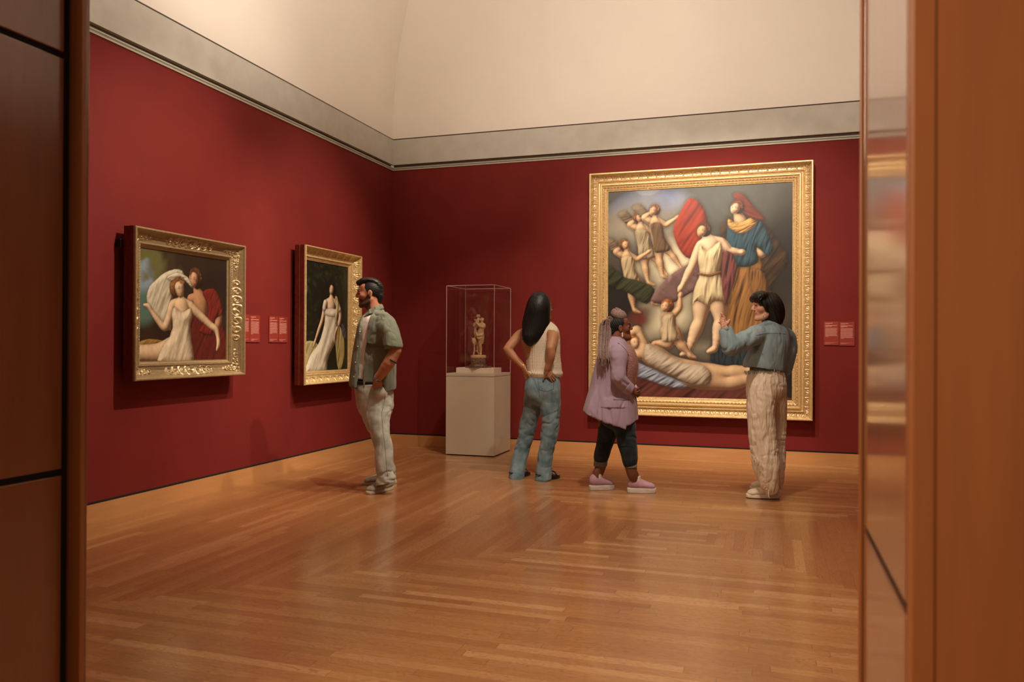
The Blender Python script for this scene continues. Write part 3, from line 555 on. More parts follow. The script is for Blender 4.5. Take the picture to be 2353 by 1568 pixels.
def scroll(u, v, cx, w, h):
    """acanthus scroll cluster 0..1 centred at u=cx"""
    x = (u-cx)/w; r = np.abs(x); env = np.clip(1-r, 0, 1)
    out = np.zeros(u.shape)
    for c0, rad in ((0.0, 0.20), (0.30, 0.16), (0.58, 0.13), (0.84, 0.10)):
        d = np.hypot((r-c0)*w, v*h); a = np.arctan2(v*h, (r-c0)*w); R = rad*w*1.0
        out = np.maximum(out, np.where(d < R*1.2, np.clip(np.cos(d/R*7-a*1.0)*0.6+0.5, 0, 1)*np.clip((R*1.2-d)/R*3, 0, 1), 0))
    out = np.maximum(out, np.clip(np.sin(x*34+v*7*np.sign(x)), 0, 1)*np.clip((0.75*env**0.5+0.1-np.abs(v)*1.1)*4, 0, 1)*0.8)
    return out
def orn_pair(u, t, L, corner):
    a, b_ = 0.022, 0.098; v = (t-(a+b_)/2)/((b_-a)/2); e = band(t, a, b_, 0.006)
    k = scroll(u, v, 0.0, 0.27, 0.040); q = np.maximum(k, scroll(corner, v, 0.0, 0.16, 0.044))
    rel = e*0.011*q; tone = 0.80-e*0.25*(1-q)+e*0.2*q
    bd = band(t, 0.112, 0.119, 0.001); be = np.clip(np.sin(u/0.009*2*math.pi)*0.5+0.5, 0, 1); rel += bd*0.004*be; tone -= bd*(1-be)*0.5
    e2 = band(t, 0.100, 0.110); rel += e2*0.003*np.clip(np.sin(u/0.02*6.28+t*500), 0, 1)
    return rel, tone
PP = [(0, 0.150), (0.005, 0.158), (0.013, 0.158), (0.017, 0.150), (0.022, 0.138), (0.045, 0.108), (0.07, 0.092), (0.098, 0.088), (0.101, 0.093), (0.110, 0.093), (0.112, 0.085), (0.119, 0.083), (0.122, 0.072), (0.130, 0.066), (0.134, 0.068), (0.136, 0.058)]
def orn_lady(u, t, L, corner):
    a, b_ = 0.016, 0.085; per = 0.132; ph = u/per; x = ((ph % 1)-0.5)*per; y = (t-0.070); d = np.hypot(x, y); an = np.arctan2(-y, x)
    fan = band(t, a, b_, 0.004)*np.clip(np.sin(an*11)*1.2, 0, 1)*(d < 0.052)*(d > 0.008)*(y < 0.006)
    rel = fan*0.007; tone = 0.95-0.30*(band(t, a, b_, 0.004)*(d < 0.052)*(1-np.clip(np.sin(an*11)*1.2, 0, 1))*(y < 0.006))
    bd = band(t, 0.090, 0.098, 0.001); be = np.clip(np.sin(u/0.012*2*math.pi)*0.5+0.5, 0, 1); rel += bd*0.004*be; tone = tone-bd*(1-be)*0.5
    e2 = band(t, 0.101, 0.116); g2 = leafy(u, t, 0.101, 0.116, 0.026); rel += e2*0.004*g2; tone = tone-e2*(1-g2)*0.4
    return rel, tone
PL = [(0, 0.166), (0.004, 0.172), (0.011, 0.172), (0.015, 0.162), (0.030, 0.130), (0.055, 0.104), (0.085, 0.094), (0.088, 0.098), (0.099, 0.096), (0.101, 0.086), (0.116, 0.082), (0.120, 0.074), (0.126, 0.076), (0.128, 0.066)]
M_CANVAS = attr_mat('varnished_oil_paint', 0.45, 0.15, 260, spec=0.4, coat=0.08)
M_CRIM = noise_mat('oxblood_frame_side', (0.09, 0.010, 0.006), (0.15, 0.018, 0.009), 30, 0.4, 0.2)
M_DKBACK = plain('dark_stretcher_back', (0.03, 0.018, 0.01), 0.8)
def painting(label, W, H, prof, orn, paint, cdepth, loc, rz, side_rails=False, gc=GC, rc=RC, back=0.02, name='framed_painting'):
    t = thing(name, label, 'painting', loc, rz)
    fw = prof[-1][0]
    make_frame('frame', W, H, prof, orn, 0.0032, t, M_GOLD, back, gc, rc)
    w, h = W-2*fw, H-2*fw
    paint(w+0.01, h+0.01).mesh('canvas', M_CANVAS, t, -w/2-0.005, -h/2-0.005, -cdepth)
    MB().box(-W/2+0.03, W/2-0.03, -back-0.002, -max(0.0, back-0.02), -H/2+0.03, H/2-0.03).build('backing_board', M_DKBACK, t)
    if side_rails:
        d0, d1 = back+0.001, prof[0][1]-0.012
        for sx in (-1, 1):
            x = sx*W/2; m = MB(); m.box(min(x, x+sx*0.004), max(x, x+sx*0.004), -(d0+(d1-d0)*0.46), -d0, -H/2, H/2); m.build('velvet_side', M_CRIM, t); m = MB(); m.box(min(x, x+sx*0.004), max(x, x+sx*0.004), -d1, -(d0+(d1-d0)*0.54), -H/2, H/2); m.build('velvet_side', M_CRIM, t)
    return t
# outer rectangles recovered from the walls' own geometry
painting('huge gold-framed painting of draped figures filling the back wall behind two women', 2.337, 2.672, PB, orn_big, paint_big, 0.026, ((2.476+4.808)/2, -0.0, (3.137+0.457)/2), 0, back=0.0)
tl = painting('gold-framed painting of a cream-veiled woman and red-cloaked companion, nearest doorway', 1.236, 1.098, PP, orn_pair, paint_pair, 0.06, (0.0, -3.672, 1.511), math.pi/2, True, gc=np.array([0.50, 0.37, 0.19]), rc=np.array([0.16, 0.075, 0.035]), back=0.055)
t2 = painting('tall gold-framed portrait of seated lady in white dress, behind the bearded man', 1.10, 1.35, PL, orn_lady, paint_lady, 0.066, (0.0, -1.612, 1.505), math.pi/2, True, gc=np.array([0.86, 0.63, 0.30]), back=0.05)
M_HW = plain('dark_steel', (0.03, 0.03, 0.03), 0.35, 0.9)
m = MB().box(-0.645, -0.632, -0.05, 0.0, 0.40, 0.455, 0.003); m.tube([(-0.640, -0.03, 0.40), (-0.638, -0.035, 0.34), (-0.632, -0.05, 0.28)], 0.003)
m.build('hanging_bracket', M_HW, tl)
# ------------------------------------------------------------------ wall texts
M_LAB = plain('red_label_card', (0.27, 0.030, 0.020), 0.5); M_INK = plain('pale_pink_lettering', (0.80, 0.42, 0.33), 0.6)
def placard(label, W, H, loc, rz, seed, body, title2=True):
    t = thing('wall_label', label, 'wall label', loc, rz)
    MB().box(-W/2, W/2, -0.008, 0.0, -H/2, H/2, 0.001).build('card', M_LAB, t)
    m = MB(); q = random.Random(seed); x0 = -W/2+0.013; y = -0.0088
    def line(z, hgt, length):
        x = x0
        while x < x0+length-0.002:
            l = min(q.uniform(0.004, 0.013), x0+length-x); m.box(x, x+l*0.93, y, -0.0078, z-hgt/2, z+hgt/2); x += l+0.0014
    z = H/2-0.016; line(z, 0.0042, W*0.50); z -= 0.0095; line(z, 0.0018, W*0.30); z -= 0.0135; line(z, 0.0042, W*0.78)
    if title2: z -= 0.0075; line(z, 0.0042, W*0.45)
    z -= 0.0085; line(z, 0.0018, W*0.18); z -= 0.012
    m.build('heading', M_INK, t); m = MB()
    for k in range(body): line(z, 0.0026, (W-0.026)*(q.uniform(0.92, 1.0) if k < body-1 else 0.25)); z -= 0.0078
    m.build('paragraph', M_INK, t); m = MB()
    z = -H/2+0.029; line(z, 0.0014, W*0.78); line(z-0.0038, 0.0014, W*0.6); line(z-0.0115, 0.0018, W*0.35)
    m.build('footnote', M_INK, t); return t
Lw, Lh = 0.143, 0.243
placard('left one of two red text labels right of the huge painting', Lw, Lh, (4.991, 0, 1.357), 0, 1, 12)
placard('right one of two red text labels right of the huge painting, beside the doorway edge', Lw, Lh, (5.139, 0, 1.353), 0, 2, 14)
R90 = math.pi/2
placard('red text label half hidden by the frame of the veiled-woman painting', Lw, Lh, (0, -2.868, 1.363), R90, 3, 13, False)
placard('fully visible red text label beside the veiled-woman painting frame', Lw, Lh, (0, -2.722, 1.362), R90, 4, 15, False)
placard('left label of the red pair next to the tall portrait of a seated lady', Lw, Lh, (0, -2.440, 1.362), R90, 5, 14, False)
placard('right label of the red pair, nearest the tall portrait of a seated lady', Lw, Lh, (0, -2.291, 1.361), R90, 6, 14, False)
placard('red text label on the back wall mostly hidden behind the long-haired woman', Lw, Lh, (1.975, 0, 1.372), 0, 7, 12)
# ------------------------------------------------------------------ display case
M_PED = noise_mat('putty_lacquer', (0.56, 0.48, 0.36), (0.585, 0.50, 0.38), 3, 0.5, 0.04, 400, spec=0.3)
M_RISER = noise_mat('blush_linen_block', (0.80, 0.66, 0.54), (0.85, 0.71, 0.585), 60, 0.8, 0.1, 500)
def thin_glass():
    m, nt, b = newmat('thin_clear_acrylic'); L = nt.links.new; nt.nodes.remove(b)
    tr = N(nt, 'ShaderNodeBsdfTransparent'); tr.inputs[0].default_value = (0.985, 0.98, 0.975, 1); gl = N(nt, 'ShaderNodeBsdfGlossy'); gl.inputs['Roughness'].default_value = 0.02
    fr = N(nt, 'ShaderNodeLayerWeight'); fr.inputs[0].default_value = 0.5; fz = math_(nt, 'MULTIPLY_ADD', math_(nt, 'POWER', fr.outputs['Facing'], 4.0), 0.85, 0.05); mx = N(nt, 'ShaderNodeMixShader')
    L(fz, mx.inputs[0]); L(tr.outputs[0], mx.inputs[1]); L(gl.outputs[0], mx.inputs[2]); L(mx.outputs[0], nt.nodes['Material Output'].inputs[0]); return m
def edge_glass():
    m, nt, b = newmat('polished_acrylic_edge'); L = nt.links.new
    b.inputs['Base Color'].default_value = (0.75, 0.55, 0.48, 1); b.inputs['Roughness'].default_value = 0.25
    tr = N(nt, 'ShaderNodeBsdfTransparent'); mx = N(nt, 'ShaderNodeMixShader'); mx.inputs[0].default_value = 0.55
    L(tr.outputs[0], mx.inputs[1]); L(b.outputs[0], mx.inputs[2]); L(mx.outputs[0], nt.nodes['Material Output'].inputs[0]); return m
M_GLASS, M_EDGE = thin_glass(), edge_glass()
px0, px1, py0, py1 = 0.972, 1.538, -0.61, -0.035
ped = thing('display_pedestal', 'putty-coloured square display pedestal standing in the red corner', 'pedestal', (1.255, -0.3225, 0))
hx, hy = (px1-px0)/2, (py1-py0)/2
MB().box(-hx+0.012, hx-0.012, -hy+0.012, hy-0.012, 0, 0.012).build('plinth', M_BLACK, ped)
MB().box(-hx, hx, -hy, hy, 0.012, 0.873, 0.0015).build('body', M_PED, ped)
MB().box(-hx+0.004, hx-0.004, -hy+0.004, hy-0.004, 0.873, 0.8775).build('joint', M_GAP, ped)
MB().box(-hx, hx, -hy, hy, 0.8775, 0.908, 0.0015).build('cap', M_PED, ped)
vit = thing('display_case', 'clear acrylic display case on the putty-coloured pedestal', 'display case', (1.255, -0.3225, 0.908))
gx, gy, gh, th = hx-0.002, hy-0.002, 0.972, 0.006
g = MB()
for a in (-1, 1):
    g.box(min(a*gx, a*(gx-th)), max(a*gx, a*(gx-th)), -gy, gy, 0, gh); g.box(-gx+th, gx-th, min(a*gy, a*(gy-th)), max(a*gy, a*(gy-th)), 0, gh)
# panes are single sheets so the case reads as thin and clear
g.b.free(); g = MB(); e = 0.003
def sheet(vs): g.b.faces.new([g.b.verts.new(v) for v in vs])
X, Y = gx-e, gy-e
sheet([(-X, -Y, 0), (X, -Y, 0), (X, -Y, gh), (-X, -Y, gh)]); sheet([(-X, Y, 0), (X, Y, 0), (X, Y, gh), (-X, Y, gh)])
sheet([(-X, -Y, 0), (-X, Y, 0), (-X, Y, gh), (-X, -Y, gh)]); sheet([(X, -Y, 0), (X, Y, 0), (X, Y, gh), (X, -Y, gh)])
sheet([(-X, -Y, gh), (X, -Y, gh), (X, Y, gh), (-X, Y, gh)])
g.build('clear_panes', M_GLASS, vit)
for sx, sy in ((-1, -1), (1, -1), (1, 1), (-1, 1)):
    MB().box(sx*gx-0.0022, sx*gx+0.0022, sy*gy-0.0022, sy*gy+0.0022, 0, gh).build('corner_edge', M_EDGE, vit)
for a in (-1, 1):
    MB().box(-gx, gx, a*gy-0.0018, a*gy+0.0018, gh-0.004, gh+0.002).build('top_edge', M_EDGE, vit)
    MB().box(a*gx-0.0018, a*gx+0.0018, -gy, gy, gh-0.004, gh+0.002).build('top_edge', M_EDGE, vit)
rs = MB().box(-0.228, 0.228, -0.12, 0.12, 0, 0.058, 0.002).build('riser_block', M_RISER)
rs.location = (1.263, -0.35, 0.908); tag(rs, 'pale pink rectangular block inside the clear case, under the figurine', 'display riser')
# ------------------------------------------------------------------ implicit modelling (smooth unions of tapered limbs, meshed by surface nets)
def nrm(v): v = np.asarray(v, float); return v/(np.linalg.norm(v)+1e-12)
class SDF:
    def __init__(s): s.p = []
    def _add(s, fn, lo, hi, k, op): s.p.append((fn, np.asarray(lo, float), np.asarray(hi, float), k, op)); return s
    def seg(s, p0, p1, a0, a1, b0=None, b1=None, side=(1, 0, 0), k=0.012, op='+'):
        """tapered limb; a = half width along `side`, b = half width across it"""
        p0, p1 = np.asarray(p0, float), np.asarray(p1, float); b0 = a0 if b0 is None else b0; b1 = a1 if b1 is None else b1
        ax = p1-p0; L = np.linalg.norm(ax)+1e-9; ax = ax/L; sd = np.asarray(side, float); sd = nrm(sd-ax*(sd@ax)) if np.linalg.norm(np.cross(sd, ax)) > 1e-3 else nrm(np.cross(ax, (0.3, 0.5, 0.8))); sw = np.cross(ax, sd)
        R = max(a0, a1, b0, b1)
        def fn(X, Y, Z):
            dx, dy, dz = X-p0[0], Y-p0[1], Z-p0[2]
            t = dx*ax[0]+dy*ax[1]+dz*ax[2]; tc = np.clip(t, 0, L); h = tc/L; e = t-tc
            u = dx*sd[0]+dy*sd[1]+dz*sd[2]; v = dx*sw[0]+dy*sw[1]+dz*sw[2]
            a = a0+(a1-a0)*h; b = b0+(b1-b0)*h; c = np.minimum(a, b)
            k0 = np.sqrt((u/a)**2+(v/b)**2+(e/c)**2)+1e-6; k1 = np.sqrt((u/a/a)**2+(v/b/b)**2+(e/c/c)**2)+1e-6
            return k0*(k0-1)/k1
        return s._add(fn, np.minimum(p0, p1)-R, np.maximum(p0, p1)+R, k, op)
    def chain(s, pts, side=(1, 0, 0), k=0.012, op='+', sub=3):
        """pts: rows (x, y, z, a[, b]); Catmull-Rom through them"""
        P = np.array([list(q)+([q[3]] if len(q) == 4 else []) for q in pts], float)
        if len(P) > 2 and sub > 1:
            E = np.vstack([2*P[0]-P[1], P, 2*P[-1]-P[-2]]); Q = []
            for i in range(1, len(E)-2):
                for j in range(sub):
                    t = j/sub; a, b, c, d = E[i-1:i+3]
                    Q.append(0.5*((2*b)+(-a+c)*t+(2*a-5*b+4*c-d)*t*t+(-a+3*b-3*c+d)*t**3))
            Q.append(P[-1]); P = np.array(Q); P[:, 3:] = np.maximum(P[:, 3:], 0.002)
        for A, B in zip(P[:-1], P[1:]): s.seg(A[:3], B[:3], A[3], B[3], A[4], B[4], side, k, op)
        return s
    def ell(s, c, r, M=None, k=0.012, op='+'):
        c = np.asarray(c, float); r = np.asarray(r, float)*np.ones(3); M = np.eye(3) if M is None else np.asarray(M)
        def fn(X, Y, Z):
            d = (X-c[0], Y-c[1], Z-c[2]); q = [M[0, i]*d[0]+M[1, i]*d[1]+M[2, i]*d[2] for i in range(3)]
            k0 = np.sqrt(sum((q[i]/r[i])**2 for i in range(3)))+1e-6; k1 = np.sqrt(sum((q[i]/r[i]**2)**2 for i in range(3)))+1e-6
            return k0*(k0-1)/k1
        R = r.max(); return s._add(fn, c-R, c+R, k, op)
    def plane(s, pt, n, k=0.004, lo=None, hi=None):
        """remove everything on the side the normal points to (within an optional box)"""
        pt = np.asarray(pt, float); n = nrm(n)
        fn = lambda X, Y, Z: -((X-pt[0])*n[0]+(Y-pt[1])*n[1]+(Z-pt[2])*n[2])
        return s._add(fn, lo if lo is not None else (-9, -9, -9), hi if hi is not None else (9, 9, 9), k, '-')
    def cut(s, fn, lo, hi, k=0.004): return s._add(fn, lo, hi, k, '-')
    def mesh(s, h=0.005, disp=None):
        add = [q for q in s.p if q[4] == '+']
        lo = np.min([q[1] for q in add], 0)-3*h; hi = np.max([q[2] for q in add], 0)+3*h
        n = np.ceil((hi-lo)/h).astype(int)+1; A = np.full(n, 0.05, np.float32)
        ax = [(lo[i]+h*np.arange(n[i])).astype(np.float32) for i in range(3)]
        for fn, a, b, k, op in s.p:
            pad = k+2.5*h
            i0 = np.clip(np.floor((a-pad-lo)/h).astype(int), 0, n); i1 = np.clip(np.ceil((b+pad-lo)/h).astype(int)+1, 0, n)
            if (i1 <= i0).any(): continue
            sl = tuple(slice(i0[i], i1[i]) for i in range(3))
            X, Y, Z = ax[0][sl[0]][:, None, None], ax[1][sl[1]][None, :, None], ax[2][sl[2]][None, None, :]
            d = fn(X, Y, Z).astype(np.float32); g = A[sl]
            if op == '+':
                q = np.clip(0.5+0.5*(g-d)/k, 0, 1); A[sl] = g+(d-g)*q-k*q*(1-q)
            else:
                d = -d; q = np.clip(0.5-0.5*(g-d)/k, 0, 1); A[sl] = g+(d-g)*q+k*q*(1-q)
        return surface_nets(A, lo, h)
def surface_nets(A, lo, h):
    S = A < 0
    c = np.zeros(tuple(x-1 for x in A.shape), np.uint8)
    for dx in (0, 1):
        for dy in (0, 1):
            for dz in (0, 1): c += S[dx:A.shape[0]-1+dx, dy:A.shape[1]-1+dy, dz:A.shape[2]-1+dz]
    I = np.argwhere((c > 0) & (c < 8)); idx = np.full(c.shape, -1, np.int32); idx[tuple(I.T)] = np.arange(len(I))
    acc = np.zeros((len(I), 3)); cnt = np.zeros(len(I)); cor = [(a, b, d) for a in (0, 1) for b in (0, 1) for d in (0, 1)]
    for a in cor:
        for ax_ in range(3):
            if a[ax_]: continue
            b = list(a); b[ax_] = 1
            va = A[I[:, 0]+a[0], I[:, 1]+a[1], I[:, 2]+a[2]]; vb = A[I[:, 0]+b[0], I[:, 1]+b[1], I[:, 2]+b[2]]
            m = (va < 0) != (vb < 0); t = np.where(m, va/(va-vb+1e-12), 0); p = np.tile(np.array(a, float), (len(I), 1)); p[:, ax_] += t
            acc += p*m[:, None]; cnt += m
    V = lo+h*(I+acc/np.maximum(cnt, 1)[:, None]); Qs = []
    for ax_ in range(3):
        o = [q for q in range(3) if q != ax_]; sl0 = [slice(1, -1)]*3; sl0[ax_] = slice(0, -1); sl1 = list(sl0); sl1[ax_] = slice(1, None)
        a_, b_ = S[tuple(sl0)], S[tuple(sl1)]; E = np.argwhere(a_ != b_); flip = a_[tuple(E.T)]
        base = E.copy(); base[:, o[0]] += 1; base[:, o[1]] += 1
        q = []
        for du, dv in ((0, 0), (1, 0), (1, 1), (0, 1)):
            g = base.copy(); g[:, o[0]] -= du; g[:, o[1]] -= dv; q.append(idx[g[:, 0], g[:, 1], g[:, 2]])
        q = np.stack(q, 1); fl = flip if ax_ != 1 else ~flip; q[~fl] = q[~fl][:, ::-1]; Qs.append(q)
    return V, np.concatenate(Qs)
def vnormals(V, Q):
    n = np.zeros_like(V); f = np.cross(V[Q[:, 2]]-V[Q[:, 0]], V[Q[:, 3]]-V[Q[:, 1]])
    for k in range(4): np.add.at(n, Q[:, k], f)
    return n/(np.linalg.norm(n, axis=1)[:, None]+1e-12)
def relax(V, Q, it=1, lam=0.5):
    for _ in range(it):
        a = np.zeros_like(V); c = np.zeros(len(V))
        for k in range(4):
            np.add.at(a, Q[:, k], V[Q[:, (k+1) % 4]]+V[Q[:, k-1]]); np.add.at(c, Q[:, k], 2)
        V = V+lam*(a/np.maximum(c, 1)[:, None]-V)
    return V
NA, NB, NC = Noise(21), Noise(22), Noise(23)
def soft_mesh(name, sdf, mat, parent, h=0.005, disp=None, color=None, smooth_it=2):
    V, Q = sdf.mesh(h); V = relax(V, Q, smooth_it)
    if disp is not None: V = V+vnormals(V, Q)*disp(V)[:, None]
    col = None
    if color is not None: col = np.clip(color(V), 0, 1)
    return fast_mesh(name, V, Q, mat, parent, col)
def sm(a, b, x): t = np.clip((x-a)/(b-a), 0, 1); return t*t*(3-2*t)
def wrinkle(V, sx, sy, sz, amp, seed=0, w=0.34):
    W = np.stack([V[:, 0]*sx, V[:, 1]*sy, V[:, 2]*sz], 1)+seed*3.1; m = sm(-0.35, 0.45, NC(W*0.45+5))
    return amp*(0.75*NB(W, 0.6)-0.75*np.exp(-(NA(W)/w)**2)*m+0.2)
def rotm(fwd, up=(0, 0, 1)):
    f = nrm(fwd); l = nrm(np.cross(up, f)); u = np.cross(f, l); return np.stack([f, l, u], 1)      # columns: forward, left, up
# ------------------------------------------------------------------ people
class Person:
    def __init__(s, label, px, py, sx=1.0):
        g = floor_at(px, py); s.o = g; s.e = thing('person', label, 'person', (g[0], g[1], 0), -YAW)
        s.X = np.array([math.cos(YAW), -math.sin(YAW), 0]); s.Y = np.array([math.sin(YAW), math.cos(YAW), 0])
    def P(s, px, py, dy=0.0):
        """pixel -> local point on the vertical plane dy metres behind the anchor"""
        d = ray(px, py); t = ((s.o-CAM)@s.Y+dy)/(d@s.Y); w = CAM+d*t-s.o; return np.array([w@s.X, w@s.Y, w[2]+s.o[2]])
    def c(s, rows):
        """rows (px, py, dy, a[, b]) -> chain rows"""
        return [tuple(s.P(*q[:3]))+tuple(q[3:]) for q in rows]
def head_parts(S, c, M, H, male=False, smile=False, neck=None):
    """adds a head of height H centred at c with axes M (forward, left, up) to the body field"""
    H = H/0.23; T = lambda x, y, z: c+M@np.array([x, y, z])*H; k = 0.012*H
    e = lambda p, r, k_=k, op='+': S.ell(T(*p), np.array(r)*H, M, k_, op)
    e((-0.014, 0, 0.026), (0.094, 0.075, 0.087)); e((0.026, 0, -0.018), (0.058, 0.058, 0.083), 0.02)
    e((0.045, 0, 0.055), (0.040, 0.055, 0.040), 0.02)
    jw = 0.054 if male else 0.047
    for q in (-1, 1):
        S.chain([(*T(-0.012, q*jw, -0.045), 0.020*H), (*T(0.02, q*(jw-0.006), -0.078), 0.018*H), (*T(0.066, q*0.016, -0.097), 0.017*H)], k=0.016)
        e((0.052, q*0.040, -0.018), (0.026, 0.024, 0.024), 0.018)
        e((-0.008, q*0.077, -0.004), (0.019, 0.0075, 0.031), 0.005); e((-0.004, q*0.084, 0.0), (0.010, 0.005, 0.017), 0.003, '-'); e((-0.004, q*0.075, -0.028), (0.009, 0.006, 0.010), 0.004)
        e((0.090, q*0.030, 0.012), (0.014, 0.018, 0.012), 0.012, '-')
        e((0.0705, q*0.031, 0.010), (0.0125, 0.0125, 0.0125), 0.003)
        e((0.0965, q*0.011, -0.023), (0.010, 0.0075, 0.0075), 0.006)
    e((0.070, 0, -0.098), (0.020, 0.022, 0.018), 0.012)
    S.chain([(*T(0.078, -0.036, 0.030), 0.008*H), (*T(0.086, -0.014, 0.028), 0.009*H), (*T(0.086, 0.014, 0.028), 0.009*H), (*T(0.078, 0.036, 0.030), 0.008*H)], k=0.012)
    S.chain([(*T(0.084, 0, 0.022), 0.0075*H), (*T(0.096, 0, 0.002), 0.0085*H), (*T(0.106, 0, -0.018), 0.0105*H)], k=0.008)
    w = 0.024 if smile else 0.020; z = 0.004 if smile else 0
    e((0.054, 0, -0.052), (0.0335, 0.030, 0.032), 0.016); e((0.066, 0, -0.084), (0.019, 0.022, 0.016), 0.014)
    S.chain([(*T(0.074, -w, -0.050+z), 0.003*H), (*T(0.0845, 0, -0.0475), 0.0058*H), (*T(0.074, w, -0.050+z), 0.003*H)], k=0.006)
    S.chain([(*T(0.072, -w*0.9, -0.056+z), 0.003*H), (*T(0.0825, 0, -0.0605), 0.0062*H), (*T(0.072, w*0.9, -0.056+z), 0.003*H)], k=0.006)
    S.chain([(*T(0.085, -0.018, -0.0530+z), 0.0016*H), (*T(0.0935, 0, -0.0538), 0.0018*H), (*T(0.085, 0.018, -0.0530+z), 0.0016*H)], k=0.003, op='-')
    return T
def face_color(V, c, M, H, skin, lip, brow, hair_mask=None, beard=None, blush=None):
    """skin colours in the head's own axes"""
    q = ((V-c)@M)/(H/0.23); x, y, z = q.T; C_ = np.tile(np.asarray(skin, float), (len(V), 1))
    C_ *= (1+0.10*NB(V, 9)+0.05*NC(V, 40))[:, None]
    inh = np.abs(z) < 0.14
    def mx(a, col): C_[:] = C_*(1-a[:, None])+np.asarray(col)*a[:, None]
    if blush is not None: mx(0.35*np.exp(-(((x-0.06)/0.03)**2+((np.abs(y)-0.042)/0.02)**2+((z+0.018)/0.02)**2)), blush)
    if beard is not None:
        zb = -0.040+0.75*np.maximum(0, 0.050-x)-0.10*np.exp(-((x-0.045)/0.02)**2)*0.15
        b = sm(0.007, -0.007, z-zb)*sm(-0.016, -0.004, x)*sm(-0.140, -0.112, z+1.1*np.maximum(0, 0.03-x))
        must = np.exp(-(((z+0.0355)/0.0065)**4))*sm(0.055, 0.066, x)*sm(0.034, 0.026, np.abs(y))
        a = np.clip(np.maximum(b*(0.86+0.12*NC(V, 60)), must*0.95), 0, 1)*inh; mx(a, beard)
    if lip is not None:
        a = np.exp(-((z+0.054)/0.0085)**4)*sm(0.072, 0.080, x)*(np.abs(y) < 0.024)*inh; mx(a*0.65, lip)
    a = np.exp(-((z-0.031-0.006*np.exp(-((np.abs(y)-0.03)/0.012)**2))/0.0042)**4)*(x > 0.055)*(np.abs(y) > 0.010)*(np.abs(y) < 0.046)*inh; mx(a*0.9, brow)
    ed = (np.abs(y)-0.031)/0.0145; a = np.exp(-(ed**2)**2-((z-0.0105)/0.0052)**4)*(x > 0.06)*inh; mx(a, (0.62, 0.56, 0.50))
    a = np.exp(-((np.abs(y)-0.031)/0.0062)**4-((z-0.0105)/0.0058)**4)*(x > 0.06)*inh; mx(a, (0.02, 0.01, 0.008))
    a = np.exp(-(ed**2)**2-((z-0.0165)/0.0018)**4)*(x > 0.055)*inh; mx(a, (0.02, 0.012, 0.01))
    return C_
def hand(S, wrist, d, n, spread=0.10, curl=(0.3, 0.35, 0.4, 0.45), sc=1.0, thumb=1, thumb_out=0.9, rr=1.0, thumb_curl=0.3):
    """wrist point, direction d to the fingers, n = normal of the BACK of the hand, thumb=+1/-1 side"""
    d = nrm(d); n = nrm(np.asarray(n, float)-d*np.dot(n, d)); s = np.cross(n, d)*thumb; w = np.asarray(wrist, float); u = 0.001*sc
    S.seg(w, w+d*20*u, 24*u, 30*u, 16*u, 14*u, s, 0.008)
    S.seg(w+d*20*u, w+d*72*u, 31*u, 38*u, 14*u, 11*u, s, 0.008)
    L = [(44, 25, 19), (48, 29, 21), (44, 27, 20), (34, 20, 17)]
    for i in range(4):
        off = (1.5-i)*20*u; th = (1.5-i)*spread; p = w+d*(82-abs(i-1)*4)*u+s*off; dirv = nrm(d*math.cos(th)+s*math.sin(th)); q = -n; cu = 0
        R = (9.2, 9.0, 8.6, 7.6)[i]*u*rr; S.seg(p-dirv*22*u, p, R*1.02, R*1.02, k=0.006)
        for j, l in enumerate(L[i]):
            cu += curl[i]*(0.8 if j == 0 else 1.0); v = dirv*math.cos(cu)+q*math.sin(cu); p2 = p+v*l*u
            S.seg(p, p2, R*(1-0.07*j), R*(0.93-0.09*j), k=0.0025); p = p2
    b = w+d*24*u+s*24*u; t1 = nrm(d*(1.2-thumb_out)+s*thumb_out-n*0.35); p1 = b+t1*38*u; t2 = nrm(t1+d*thumb_curl); p2 = p1+t2*32*u; p3 = p2+nrm(t2+d*thumb_curl*0.6)*24*u
    S.seg(b-t1*8*u, p1, 15*u, 11.5*u, k=0.010); S.seg(p1, p2, 11*u, 9.6*u, k=0.003); S.seg(p2, p3, 9.8*u, 8.2*u, k=0.003)
    return S
def on_surface(p, o, px, py, off=0.0004):
    """point of a garment's outside seen at a pixel, lifted slightly off the cloth"""
    if not hasattr(on_surface, 'c'): on_surface.c = {}
    if o.name not in on_surface.c:
        a = np.empty(len(o.data.vertices)*3); o.data.vertices.foreach_get('co', a); on_surface.c[o.name] = a.reshape(-1, 3)
    V = on_surface.c[o.name]; d = -0.15
    for _ in range(4):
        q = p.P(px, py, d); m = (np.abs(V[:, 0]-q[0]) < 0.009) & (np.abs(V[:, 2]-q[2]) < 0.009)
        if not m.any(): break
        q1 = V[m]; near = q1[q1[:, 1] < q1[:, 1].min()+0.03]; w = 1/(1e-5+(near[:, 0]-q[0])**2+(near[:, 2]-q[2])**2); d = (near[:, 1]*w).sum()/w.sum()
    return p.P(px, py, d-off)
def surf_tube(name, p, o, pts, r, mat, parent, closed=False, n=5):
    pts = list(pts)+([pts[0]] if closed else []); out = []
    for (a, b), (c, d) in zip(pts[:-1], pts[1:]):
        for k in range(n): out.append(on_surface(p, o, a+(c-a)*k/n, b+(d-b)*k/n))
    out.append(on_surface(p, o, *pts[-1])); return MB().tube(out, r, 6).build(name, mat, parent, True)
